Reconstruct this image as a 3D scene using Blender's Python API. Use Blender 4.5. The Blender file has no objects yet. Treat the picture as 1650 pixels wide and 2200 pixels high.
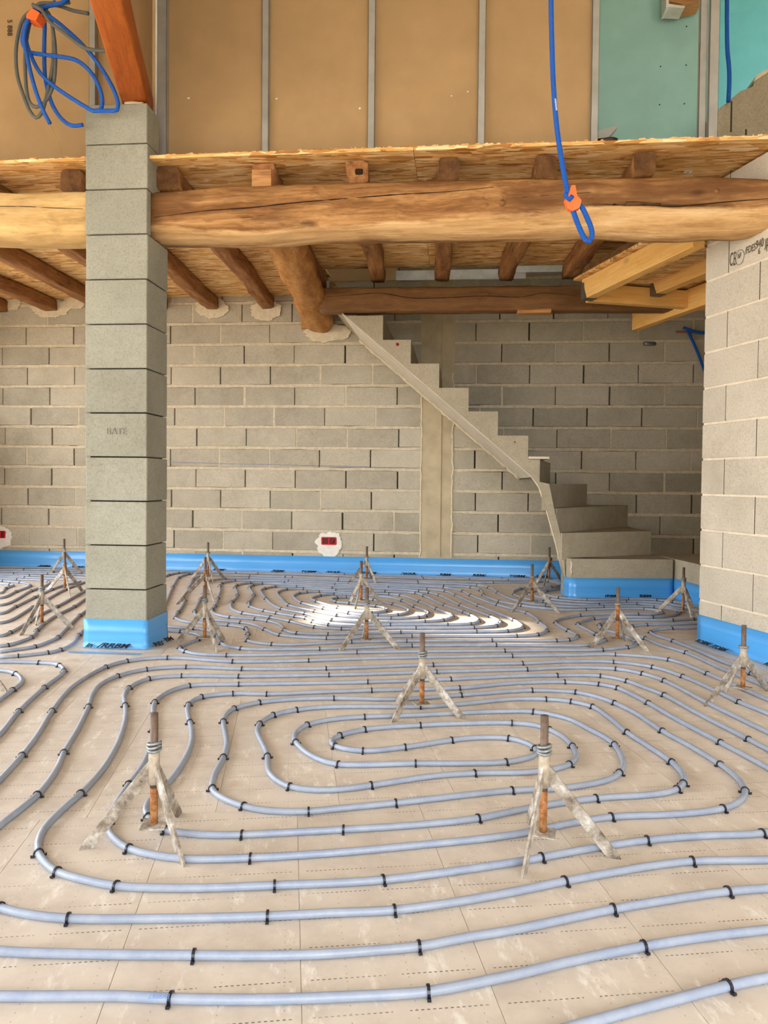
import bpy, bmesh, math, random
from mathutils import Vector, Matrix, noise as mnoise
random.seed(7)

# ------------------------------------------------------------------ camera
F = 1650.0; CX, CY = 825.0, 1079.0; EYE = 0.92
YAW, PITCH, ROLL = math.radians(5.5), math.radians(1.5), math.radians(0.55)
FWD = Vector((-math.sin(YAW)*math.cos(PITCH), math.cos(YAW)*math.cos(PITCH), -math.sin(PITCH)))
R0 = Vector((math.cos(YAW), math.sin(YAW), 0)); U0 = R0.cross(FWD)
RGT = R0*math.cos(ROLL) + U0*math.sin(ROLL); UPV = U0*math.cos(ROLL) - R0*math.sin(ROLL)
CAM = Vector((0, 0, EYE))
scene = bpy.context.scene
COL = scene.collection
cd = bpy.data.cameras.new('camera'); cam = bpy.data.objects.new('camera', cd); COL.objects.link(cam)
cd.sensor_fit = 'VERTICAL'; cd.sensor_height = 36; cd.lens = F/2200*36; cd.shift_y = -(1100-CY)/2200; cd.clip_start = .02
m = Matrix((RGT, UPV, -FWD)).transposed().to_4x4(); m.translation = CAM
cam.matrix_world = m
scene.camera = cam

# ------------------------------------------------------------------ light
w = bpy.data.worlds.new('sky'); scene.world = w; w.use_nodes = True
bg = w.node_tree.nodes['Background']; bg.inputs[0].default_value = (.90, .95, 1.0, 1); bg.inputs[1].default_value = 3.6
SUN_D = Vector((.94*math.cos(math.radians(21)), -.34*math.cos(math.radians(21)), -math.sin(math.radians(21)))).normalized()
sl = bpy.data.lights.new('sun', 'SUN'); sl.energy = 9; sl.angle = .02; sl.color = (1, .92, .82)
so = bpy.data.objects.new('sun', sl); COL.objects.link(so); so.rotation_euler = SUN_D.to_track_quat('-Z', 'Y').to_euler()
so.location = (-8, 9, 5)
vs = scene.view_settings
vs.view_transform = 'Standard'; vs.look = 'None'; vs.gamma = 1; vs.use_curve_mapping = False; vs.exposure = 1.25

# ------------------------------------------------------------------ helpers
def ray(x, y): return FWD + RGT*((x-CX)/F) - UPV*((y-CY)/F)
def fl(x, y, z=0.0):                       # point of the photo that lies at height z
    d = ray(x, y); return CAM + d*((z-EYE)/d.z)
def wy(x, y, Y):                           # point of the photo that lies on the plane y = Y
    d = ray(x, y); return CAM + d*(Y/d.y)
def onplane(x, y, P, N):
    d = ray(x, y); return CAM + d*((P-CAM).dot(N)/d.dot(N))

def tag(o, label=None, cat=None, group=None, kind=None):
    if label: o['label'] = label
    if cat: o['category'] = cat
    if group: o['group'] = group
    if kind: o['kind'] = kind
    return o
def link(name, me, parent=None, mat=None):
    o = bpy.data.objects.new(name, me); COL.objects.link(o)
    if parent is not None: o.parent = parent
    if mat is not None and me is not None and not me.materials: me.materials.append(mat)
    return o
def empty(name, loc=(0,0,0)):
    o = bpy.data.objects.new(name, None); COL.objects.link(o); o.location = loc; o.empty_display_size = .05
    return o
def child(name, me, parent, mat=None, world=None):
    """link a mesh under parent; world = matrix in world space"""
    o = link(name, me, parent, mat)
    pm = parent.matrix_basis if parent.parent is None else parent.parent.matrix_basis @ parent.matrix_basis
    o.matrix_basis = pm.inverted() @ (world if world is not None else Matrix())
    return o
def mesh(name, verts, faces, smooth=False, mat=None):
    me = bpy.data.meshes.new(name); me.from_pydata([tuple(v) for v in verts], [], faces); me.update()
    if smooth: me.polygons.foreach_set('use_smooth', [True]*len(me.polygons))
    if mat: me.materials.append(mat)
    return me
def box(name, a, b, mat=None, bevel=0):
    (x0,y0,z0),(x1,y1,z1) = a, b
    bm = bmesh.new(); bmesh.ops.create_cube(bm, size=1)
    for v in bm.verts: v.co = Vector(((x0+x1)/2+v.co.x*(x1-x0), (y0+y1)/2+v.co.y*(y1-y0), (z0+z1)/2+v.co.z*(z1-z0)))
    if bevel: bmesh.ops.bevel(bm, geom=bm.edges[:], offset=bevel, segments=1, affect='EDGES')
    me = bpy.data.meshes.new(name); bm.to_mesh(me); bm.free()
    if mat: me.materials.append(mat)
    return me
def prism(name, poly, vec, mat=None):
    """polygon (list of Vectors) extruded by vec"""
    n = len(poly); v = [Vector(p) for p in poly] + [Vector(p)+Vector(vec) for p in poly]
    f = [tuple(range(n)), tuple(range(2*n-1, n-1, -1))] + [(i, i+n, (i+1)%n+n, (i+1)%n) for i in range(n)]
    me = mesh(name, v, f, mat=mat)
    bm = bmesh.new(); bm.from_mesh(me); bmesh.ops.recalc_face_normals(bm, faces=bm.faces[:]); bm.to_mesh(me); bm.free()
    return me
def catmull(pts, step):
    """smooth resample of a list of Vectors"""
    P = [pts[0]*2-pts[1]] + list(pts) + [pts[-1]*2-pts[-2]]
    out = []
    for i in range(1, len(P)-2):
        p0, p1, p2, p3 = P[i-1], P[i], P[i+1], P[i+2]
        t0 = 0; t1 = t0+max((p1-p0).length,1e-5)**.5; t2 = t1+max((p2-p1).length,1e-5)**.5; t3 = t2+max((p3-p2).length,1e-5)**.5
        n = max(1, int((p2-p1).length/step+.5))
        for k in range(n):
            t = t1+(t2-t1)*k/n
            A1 = p0*((t1-t)/(t1-t0))+p1*((t-t0)/(t1-t0)); A2 = p1*((t2-t)/(t2-t1))+p2*((t-t1)/(t2-t1)); A3 = p2*((t3-t)/(t3-t2))+p3*((t-t2)/(t3-t2))
            B1 = A1*((t2-t)/(t2-t0))+A2*((t-t0)/(t2-t0)); B2 = A2*((t3-t)/(t3-t1))+A3*((t-t1)/(t3-t1))
            out.append(B1*((t2-t)/(t2-t1))+B2*((t-t1)/(t2-t1)))
    out.append(pts[-1].copy())
    return out
def tube(name, path, r, seg=8, mat=None, cap=True):
    vs_, fs = [], []
    n = len(path); up = Vector((0,0,1)); prev = None
    for i, p in enumerate(path):
        t = (path[min(i+1,n-1)]-path[max(i-1,0)]).normalized()
        if prev is None:
            a = t.cross(up)
            if a.length < .1: a = t.cross(Vector((1,0,0)))
        else:
            a = prev - t*prev.dot(t)
        a.normalize(); prev = a; b = t.cross(a)
        rr = r(i/(n-1)) if callable(r) else r
        for k in range(seg):
            th = 2*math.pi*k/seg; vs_.append(p + a*(rr*math.cos(th)) + b*(rr*math.sin(th)))
    for i in range(n-1):
        for k in range(seg):
            k2 = (k+1)%seg; fs.append((i*seg+k, i*seg+k2, (i+1)*seg+k2, (i+1)*seg+k))
    if cap:
        fs.append(tuple(range(seg-1,-1,-1))); fs.append(tuple((n-1)*seg+k for k in range(seg)))
    return mesh(name, vs_, fs, True, mat)
def join(name, parts, mat=None):
    bm = bmesh.new()
    for p in parts: bm.from_mesh(p)
    me = bpy.data.meshes.new(name); bm.to_mesh(me); bm.free()
    if mat: me.materials.append(mat)
    for p in parts: bpy.data.meshes.remove(p)
    return me
def axis_matrix(a, b, up=Vector((0,0,1))):
    x = (b-a).normalized(); y = up.cross(x).normalized(); z = x.cross(y)
    M = Matrix((x, y, z)).transposed().to_4x4(); M.translation = a
    return M
def text_mesh(s, size, mat, ext=.0006, shear=0, bold=0):
    c = bpy.data.curves.new('t', 'FONT'); c.body = s; c.size = size; c.extrude = ext; c.shear = shear; c.resolution_u = 3; c.offset = bold
    o = bpy.data.objects.new('t', c); COL.objects.link(o)
    dg = bpy.context.evaluated_depsgraph_get(); dg.update()
    me = bpy.data.meshes.new_from_object(o.evaluated_get(dg)); bpy.data.objects.remove(o); bpy.data.curves.remove(c)
    me.materials.clear(); me.materials.append(mat)
    return me

# ------------------------------------------------------------------ materials
def lin(r, g, b):
    f = lambda c: c/12.92 if c <= .04045 else ((c+.055)/1.055)**2.4
    return (f(r/255), f(g/255), f(b/255), 1)
class NT:
    def __init__(s, name, rough=.8, metal=0, spec=.3):
        s.m = bpy.data.materials.new(name); s.m.use_nodes = True; s.t = s.m.node_tree
        s.b = s.t.nodes['Principled BSDF']; s.b.inputs['Roughness'].default_value = rough; s.b.inputs['Metallic'].default_value = metal
        s.b.inputs['Specular IOR Level'].default_value = spec
        s.tc = s.t.nodes.new('ShaderNodeTexCoord'); s.oi = s.t.nodes.new('ShaderNodeObjectInfo')
    def n(s, ty, **kw):
        nd = s.t.nodes.new(ty)
        for k, v in kw.items():
            if hasattr(nd, k): setattr(nd, k, v)
            else: nd.inputs[k].default_value = v
        return nd
    def l(s, a, b): s.t.links.new(a, b)
    def coord(s, scale=(1,1,1), rot=(0,0,0), rnd=True):
        mp = s.n('ShaderNodeMapping'); mp.inputs['Scale'].default_value = scale; mp.inputs['Rotation'].default_value = rot
        s.l(s.tc.outputs['Object'], mp.inputs['Vector'])
        if rnd:
            mu = s.n('ShaderNodeMath', operation='MULTIPLY'); mu.inputs[1].default_value = 37
            s.l(s.oi.outputs['Random'], mu.inputs[0]); s.l(mu.outputs[0], mp.inputs['Location'])
        return mp.outputs[0]
    def noise(s, scale, detail=4, rough=.55, vec=None):
        nd = s.n('ShaderNodeTexNoise'); nd.inputs['Scale'].default_value = scale; nd.inputs['Detail'].default_value = detail; nd.inputs['Roughness'].default_value = rough
        s.l(vec if vec is not None else s.coord(), nd.inputs['Vector']); return nd.outputs['Fac']
    def voro(s, scale, vec=None, feature='F1', out='Distance'):
        nd = s.n('ShaderNodeTexVoronoi', feature=feature); nd.inputs['Scale'].default_value = scale
        s.l(vec if vec is not None else s.coord(), nd.inputs['Vector']); return nd.outputs[out]
    def ramp(s, fac, stops):
        nd = s.n('ShaderNodeValToRGB'); el = nd.color_ramp.elements
        while len(el) < len(stops): el.new(.5)
        for e, (p, c) in zip(el, stops): e.position = p; e.color = c if len(c) == 4 else (*c, 1)
        s.l(fac, nd.inputs[0]); return nd.outputs[0]
    def mix(s, fac, a, b, mode='MIX'):
        nd = s.n('ShaderNodeMix', data_type='RGBA', blend_type=mode)
        for sock, v in ((nd.inputs[0], fac), (nd.inputs[6], a), (nd.inputs[7], b)):
            if isinstance(v, (int, float, tuple)): sock.default_value = v
            else: s.l(v, sock)
        return nd.outputs[2]
    def math(s, op, a, b=None):
        nd = s.n('ShaderNodeMath', operation=op)
        for i, v in enumerate((a, b)):
            if v is None: continue
            if isinstance(v, (int, float)): nd.inputs[i].default_value = v
            else: s.l(v, nd.inputs[i])
        return nd.outputs[0]
    def color(s, c):
        if isinstance(c, tuple): s.b.inputs['Base Color'].default_value = c
        else: s.l(c, s.b.inputs['Base Color'])
        return s
    def bump(s, h, strength=.3, dist=.01):
        nd = s.n('ShaderNodeBump'); nd.inputs['Strength'].default_value = strength; nd.inputs['Distance'].default_value = dist
        s.l(h, nd.inputs['Height']); s.l(nd.outputs[0], s.b.inputs['Normal']); return s
W1, K1 = (1,1,1,1), (0,0,0,1)
def m_block(name, c_dark, c_lite, tint=.16, pore=.5, bump=.5):
    t = NT(name, .92, spec=.15)
    big = t.noise(3.0, 3); fine = t.noise(90, 3, .7); mid = t.noise(14, 4, .65)
    c = t.mix(t.math('MULTIPLY', t.math('ADD', big, mid), .5), c_dark, c_lite)
    grain = t.ramp(fine, [(.30, (.62,.61,.58)), (.5, (1,1,1)), (.75, (1.18,1.17,1.15))])
    c = t.mix(.55, c, grain, 'MULTIPLY')
    p = t.ramp(t.voro(70), [(.04, (.35,.33,.30)), (.16, (1,1,1))])
    c = t.mix(pore, c, p, 'MULTIPLY')
    ge = t.n('ShaderNodeNewGeometry')
    dp = t.ramp(t.noise(1.1, 5, .65, ge.outputs['Position']), [(.32, (.80,.79,.76)), (.5, (1,1,1)), (.7, (1.08,1.07,1.05))])
    c = t.mix(.9, c, dp, 'MULTIPLY')
    tn = t.ramp(t.oi.outputs['Random'], [(0, (1-tint,)*3), (1, (1+tint,)*3)])
    c = t.mix(1.0, c, tn, 'MULTIPLY')
    t.color(c); t.bump(fine, bump, .004)
    return t.m
def m_flat(name, c, rough=.6, metal=0, var=.15, scale=12, bump=.1, spec=.3):
    t = NT(name, rough, metal, spec)
    nz = t.noise(scale, 5)
    cc = t.mix(1.0, c, t.ramp(nz, [(.3, (1-var,)*3), (.7, (1+var,)*3)]), 'MULTIPLY')
    t.color(cc)
    if bump: t.bump(nz, bump, .005)
    return t.m
def m_wood(name, cols, grain=(2.0, 26, 26), knots=.5, rough=.75, patch=None, bump=.5, worn_lit=None, streak=.7):
    t = NT(name, rough, spec=.25)
    warp = t.noise(2.5, 3)
    v = t.coord(grain)
    ad = t.n('ShaderNodeVectorMath', operation='MULTIPLY_ADD'); ad.inputs[1].default_value = (1.6,1.6,1.6)
    cmb = t.n('ShaderNodeCombineXYZ')
    for i in range(3): t.l(warp, cmb.inputs[i])
    t.l(cmb.outputs[0], ad.inputs[0]); t.l(v, ad.inputs[2])
    g = t.noise(1.0, 8, .68, ad.outputs[0])
    c = t.ramp(g, [(.22, cols[0]), (.45, cols[1]), (.62, cols[2]), (.82, cols[3])])
    if patch:
        pm = t.ramp(t.noise(1.0, 4, .6, t.coord((1.6, 5, 5))), [(.46, K1), (.62, W1)])
        c = t.mix(pm, c, t.mix(.75, c, patch))
    if knots:
        k = t.ramp(t.voro(1.0, t.coord((3.1, 6, 6))), [(.05, (.25,.18,.12)), (.16, (1,1,1))])
        c = t.mix(knots, c, k, 'MULTIPLY')
    if worn_lit:
        an = t.n('ShaderNodeAttribute'); an.attribute_name = 'worn_lit'
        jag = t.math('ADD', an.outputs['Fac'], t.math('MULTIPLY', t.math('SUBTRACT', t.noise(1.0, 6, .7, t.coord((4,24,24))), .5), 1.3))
        c = t.mix(t.ramp(jag, [(.40, K1), (.78, (.8,.8,.8,1))]), c, t.ramp(g, [(.25, worn_lit[0]), (.5, worn_lit[1]), (.8, worn_lit[2])]))
    fib = t.noise(1.0, 3, .6, t.coord((5, 140, 140)))
    c = t.mix(.4, c, t.ramp(fib, [(.3, (.7,.66,.6)), (.7, (1.15,1.13,1.1))]), 'MULTIPLY')
    sk = t.ramp(t.noise(1.0, 6, .72, t.coord((2.2, 34, 34))), [(.30, (.42,.34,.26)), (.40, (1,1,1))])
    c = t.mix(streak, c, sk, 'MULTIPLY')
    t.color(c); t.bump(g, bump, .012)
    return t.m
def m_osb(name, cols, along_x=True):
    t = NT(name, .7, spec=.2)
    lay = []
    for i, (ang, sc) in enumerate(((.0,(9,44,44)), (.5,(10,48,48)), (-.65,(8,38,38)))):
        vec = t.coord(sc, (0,0,ang))
        wz = t.noise(1.2, 2, .5, t.coord((6,30,30)))
        cmb = t.n('ShaderNodeVectorMath', operation='ADD'); t.l(vec, cmb.inputs[0]); t.l(wz, cmb.inputs[1])
        vr = t.n('ShaderNodeTexVoronoi', feature='F1'); vr.inputs['Scale'].default_value = 1.0; t.l(cmb.outputs[0], vr.inputs['Vector'])
        sp = t.n('ShaderNodeSeparateColor'); t.l(vr.outputs['Color'], sp.inputs[0])
        lay.append((sp.outputs[0], sp.outputs[1]))
    a = t.mix(t.ramp(lay[1][1], [(.55, K1), (.6, W1)]), t.ramp(lay[0][0], [(0, cols[0]), (.25, cols[1]), (.7, cols[2]), (1, cols[3])]), t.ramp(lay[1][0], [(0, cols[0]), (.3, cols[1]), (.75, cols[2]), (1, cols[3])]))
    a = t.mix(t.ramp(lay[2][1], [(.70, K1), (.74, W1)]), a, t.ramp(lay[2][0], [(0, cols[0]), (.35, cols[1]), (.7, cols[2]), (1, cols[3])]))
    fib = t.noise(1.0, 3, .6, t.coord((10, 110, 110)))
    a = t.mix(.6, a, t.ramp(fib, [(.3, (.66,.60,.5)), (.7, (1.14,1.12,1.08))]), 'MULTIPLY')
    dk = t.ramp(t.noise(1.0, 4, .7, t.coord((7, 40, 40), (0,0,.2))), [(.30, (.45,.34,.22)), (.38, (1,1,1))])
    a = t.mix(.8, a, dk, 'MULTIPLY')
    t.color(a); t.bump(lay[0][0], .25, .003)
    return t.m

M = {}
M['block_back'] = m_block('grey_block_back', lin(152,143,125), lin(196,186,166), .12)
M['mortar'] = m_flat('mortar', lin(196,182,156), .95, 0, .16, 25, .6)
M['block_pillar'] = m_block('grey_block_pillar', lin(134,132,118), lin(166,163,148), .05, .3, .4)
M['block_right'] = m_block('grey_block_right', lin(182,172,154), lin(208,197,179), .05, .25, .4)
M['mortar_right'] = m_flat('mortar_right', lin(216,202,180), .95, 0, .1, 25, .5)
M['dark_gap'] = m_flat('joint_gap', lin(74,64,52), .95)
M['concrete'] = m_block('raw_concrete', lin(150,138,116), lin(190,178,154), .03, .35, .3)
M['concrete_smooth'] = m_flat('smooth_concrete', lin(206,194,172), .85, 0, .12, 10, .2)
M['post_concrete'] = m_flat('tie_column_concrete', lin(182,166,136), .9, 0, .14, 7, .4)
M['plaster'] = m_flat('white_plaster', lin(226,220,208), .9, 0, .08, 18, .5)
M['plaster_beige'] = m_flat('beige_mortar', lin(212,198,170), .95, 0, .12, 22, .8)
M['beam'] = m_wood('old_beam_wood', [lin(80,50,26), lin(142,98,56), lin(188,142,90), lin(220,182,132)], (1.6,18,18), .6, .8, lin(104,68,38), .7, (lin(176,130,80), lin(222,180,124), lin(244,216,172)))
M['beam_pale'] = m_wood('pale_beam_wood', [lin(150,116,68), lin(204,168,110), lin(222,190,134), lin(234,208,160)], (1.2,10,10), .25, .8, lin(170,132,82))
M['beam_worn_lit'] = m_wood('worn_lit_beam_arris', [lin(176,130,80), lin(220,178,122), lin(236,200,148), lin(244,218,176)], (1.6,30,30), .2, .8, lin(196,150,98))  # pale wood tone with floor bounce light put into the colour
M['joist'] = m_wood('old_joist_wood', [lin(84,50,26), lin(142,96,56), lin(170,120,74), lin(198,152,104)], (2.4,22,22), .4, .8)
M['log'] = m_wood('log_wood', [lin(110,66,28), lin(170,114,58), lin(198,146,84), lin(222,180,124)], (2.4,12,12), .4, .8)
M['trimmer'] = m_wood('trimmer_wood', [lin(80,54,30), lin(116,82,48), lin(136,98,60), lin(156,118,78)], (1.2,14,14), .25, .7)
M['orange_wood'] = m_wood('orange_rafter_wood', [lin(112,52,16), lin(164,84,28), lin(182,100,38), lin(202,124,60)], (1.0,10,10), .4, .6)
M['yellow_wood'] = m_wood('new_yellow_timber', [lin(222,156,74), lin(240,188,108), lin(246,200,124), lin(250,214,146)], (1.2,12,12), .35, .6, None, .15, None, .2)
M['shim_wood'] = m_wood('pale_shim_wood', [lin(146,98,56), lin(184,134,84), lin(198,148,98), lin(212,168,120)], (3,30,30), .2, .7)
M['pale_plank'] = m_wood('pale_plank_wood', [lin(196,180,152), lin(216,202,176), lin(226,214,190), lin(236,226,206)], (2,20,20), .1, .8)
M['osb'] = m_osb('oriented_strand_board', [lin(168,112,56), lin(224,172,104), lin(240,196,132), lin(252,226,178)])
M['osb_edge'] = m_osb('oriented_strand_board_edge', [lin(150,100,52), lin(206,156,92), lin(226,182,120), lin(240,208,156)])
M['card'] = m_flat('plasterboard_brown_paper', lin(170,140,100), .85, 0, .08, 5, .05)
M['green'] = m_flat('green_plasterboard', lin(166,212,206), .8, 0, .05, 6, .05)
M['cyan'] = m_flat('blue_green_plasterboard', lin(128,208,216), .8, 0, .05, 6, .05)
M['screw'] = m_flat('dark_screw', lin(50,70,70), .5, .6)
M['steel'] = m_flat('galvanised_steel', lin(168,166,158), .5, .4, .12, 9, .05)
M['hanger'] = m_flat('joist_hanger_steel', lin(120,116,108), .45, .7, .1, 20, .05)
M['white_metal'] = m_flat('white_rail', lin(226,226,222), .5)
M['foil'] = None
M['black_clip'] = m_flat('black_plastic_clip', lin(26,26,36), .35, 0, .05, 20, 0, .5)
M['black'] = m_flat('black_print', lin(34,30,28), .7)
M['print'] = m_flat('block_print', lin(84,74,60), .9)
M['red'] = m_flat('red_plastic', lin(190,30,36), .4)
M['dark_red'] = m_flat('dark_red_plastic', lin(96,12,18), .5)
def m_conduit():
    t = NT('blue_corrugated_conduit', .42, 0, .4); t.b.inputs['Base Color'].default_value = lin(10,88,186)
    wv = t.n('ShaderNodeTexWave', bands_direction='Z'); wv.inputs['Scale'].default_value = 70; t.l(t.tc.outputs['Object'], wv.inputs['Vector'])
    t.bump(wv.outputs['Fac'], .5, .004); return t.m
M['blue_conduit'] = m_conduit()
M['blue_conduit_light'] = m_flat('light_blue_conduit', lin(66,126,204), .45, 0, .08, 30, .1, .4)
M['grey_conduit'] = m_flat('grey_conduit', lin(92,94,90), .55, 0, .08, 30, .1)
M['orange_tape'] = m_flat('orange_tape', lin(250,112,52), .45, 0, .08, 20, .3)
M['white'] = m_flat('white_paper', lin(236,232,224), .7)
M['rod'] = m_flat('brown_steel_rod', lin(108,90,78), .55, .35, .25, 60, .3)
M['sleeve'] = m_flat('plastered_steel', lin(176,162,142), .75, .15, .28, 55, .5)
M['galv'] = m_flat('galvanised_wire', lin(142,146,146), .4, .5, .2, 80, .2)
def m_rust():
    t = NT('rusty_steel', .75, .2)
    c = t.ramp(t.noise(55, 5, .7), [(.3, lin(104,66,40)), (.5, lin(156,102,58)), (.68, lin(192,146,100))])
    t.color(c); t.bump(t.noise(60), .3, .003); return t.m
M['rust'] = m_rust()
def m_leg():
    t = NT('splashed_steel_leg', .75, .1)
    c = t.ramp(t.noise(26, 6, .7), [(.32, lin(92,78,64)), (.45, lin(142,130,116)), (.58, lin(176,168,156)), (.70, lin(222,217,210))])
    t.color(c); t.bump(t.noise(60), .4, .003); return t.m
M['leg'] = m_leg()
def m_pipe():
    t = NT('grey_heating_pipe', .38, 0, .5)
    sc = t.ramp(t.noise(14, 6, .75, t.coord((1,1,1), rnd=False)), [(.40, K1), (.72, W1)])
    c = t.mix(t.math('MULTIPLY', sc, .35), lin(140,152,176), lin(200,204,208))
    c = t.mix(t.ramp(t.noise(1.2, 3, .5, t.coord((1,1,1), rnd=False)), [(.35, K1), (.65, (.5,.5,.5,1))]), c, lin(146,152,160))
    t.color(c); return t.m
M['pipe'] = m_pipe()
def m_floor():
    t = NT('insulation_facing', .62, 0, .35)
    big = t.noise(1.3, 3); mid = t.noise(9, 5, .65); sm = t.noise(46, 5, .7)
    c = t.mix(big, lin(206,194,180), lin(221,209,195))
    c = t.mix(t.ramp(mid, [(.42, K1), (.7, (.55,.55,.55,1))]), c, lin(184,170,156))
    scuff = t.ramp(t.noise(20, 6, .75, t.coord((1,.35,1), (0,0,.5))), [(.56, K1), (.68, (.8,.8,.8,1))])
    c = t.mix(scuff, c, lin(236,230,220))
    st = t.ramp(t.noise(3.1, 3, .5), [(.70, K1), (.76, (.6,.6,.6,1))])
    c = t.mix(st, c, lin(176,140,98))
    # printed dotted grid: dotted rows every 10 cm, fainter dotted columns
    sep = t.n('ShaderNodeSeparateXYZ'); t.l(t.tc.outputs['Object'], sep.inputs[0])
    u, v = sep.outputs[0], sep.outputs[1]
    def band(a, period, w_, off=0.0):
        mo = t.math('PINGPONG', t.math('ADD', a, off), period/2); return t.math('LESS_THAN', mo, w_/2)
    row = t.math('MULTIPLY', band(v, .1, .0026, .05), band(u, .0105, .0056))
    gap = t.math('SUBTRACT', 1.0, band(u, .1725, .03))
    row = t.math('MULTIPLY', row, gap)
    fade = t.ramp(t.noise(5, 2), [(.30, (.12,.12,.12,1)), (.55, (.85,.85,.85,1))])
    colm = t.math('MULTIPLY', t.math('MULTIPLY', band(u, .115, .002, .03), band(v, .022, .004)), .4)
    pm = t.math('MAXIMUM', t.math('MULTIPLY', row, fade), colm)
    c = t.mix(pm, c, lin(70,52,40))
    t.color(c); t.bump(sm, .12, .003)
    return t.m
M['floor'] = m_floor()
M['floor_gap'] = m_flat('panel_seam', lin(206,190,172), .9)
def m_foam(name, c, a=1.0):
    t = NT(name, .38, 0, .5)
    st = t.ramp(t.noise(1.0, 3, .5, t.coord((.6, .6, 38), rnd=False)), [(.35, (.9,.93,.95)), (.65, (1.12,1.08,1.05))])
    t.color(t.mix(1.0, c, st, 'MULTIPLY'))
    t.b.inputs['Transmission Weight'].default_value = 0
    t.b.inputs['Subsurface Weight'].default_value = 0
    t.b.inputs['Coat Weight'].default_value = .5; t.b.inputs['Coat Roughness'].default_value = .2
    return t.m
M['foam'] = m_foam('blue_foam', lin(72,158,226))
def m_film():
    t = NT('clear_film', .12, 0, .6)
    t.b.inputs['Base Color'].default_value = lin(226,230,232); t.b.inputs['Alpha'].default_value = .28
    return t.m
M['film'] = m_film()
def m_stripe():
    t = NT('blue_film_band', .25, 0, .5); t.b.inputs['Base Color'].default_value = lin(110,170,225); t.b.inputs['Alpha'].default_value = .6; return t.m
M['film_blue'] = m_stripe()
M['soil'] = m_flat('outdoor_ground', lin(180,168,148), .95)

# ------------------------------------------------------------------ setting
YB = 7.55                                   # face of the back wall
RW0 = Vector((1.41, 4.63, 0)); RWD = Vector((.32, -.947, 0)).normalized(); RWN = Vector((-RWD.y*-1, 0, 0))
RWN = Vector((RWD.y, -RWD.x, 0))            # faces the room (to the left)
if RWN.x > 0: RWN = -RWN
deck_z = lambda y: 2.645 + (y-4.03)*.0325   # underside of the deck

# floor with insulation panels
floor = link('floor', box('floor', (-5.1,-2.6,-.12), (3.7,7.75,-.0025), M['floor_gap'])); tag(floor, kind='structure')
PW, PL, PA = .345, 1.2, math.radians(12.5)
pan_me = box('insulation_panel', (.0006,.0006,-.003), (PW-.0006, PL-.0006, 0), M['floor'])
ca, sa = math.cos(PA), math.sin(PA)
for j in range(-3, 9):
    y0 = 2.2 - PL + j*PL
    for i in range(-22, 22):
        xo = -.45 + i*PW + (.12 if j % 2 else 0)
        px_, py_ = xo*ca - y0*sa*1.0 + .45*0, xo*sa + y0*ca
        # rotate about (0, 2.2)
        px_ = xo*ca - (y0-2.2)*sa; py_ = xo*sa + (y0-2.2)*ca + 2.2
        cx_, cy_ = px_ + PW/2*ca - PL/2*sa, py_ + PW/2*sa + PL/2*ca
        if not (-4.55 < cx_ < 3.2 and -.6 < cy_ < 7.15): continue
        o = link('insulation_panel', pan_me, floor); o.location = (px_, py_, 0); o.rotation_euler = (0,0,PA)

# back wall: blocks on a backing, mortar beds between courses
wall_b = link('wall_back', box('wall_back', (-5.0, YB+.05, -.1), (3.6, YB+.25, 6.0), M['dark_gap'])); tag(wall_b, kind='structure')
CH, BL, Z0 = .2065, .5107, .0125
bm_block = {}
def unit_block(name, mat):
    bm = bmesh.new(); bmesh.ops.create_cube(bm, size=1)
    bmesh.ops.bevel(bm, geom=bm.edges[:], offset=.012, segments=1, affect='EDGES')
    me = bpy.data.meshes.new(name); bm.to_mesh(me); bm.free(); me.materials.append(mat); return me
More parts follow.
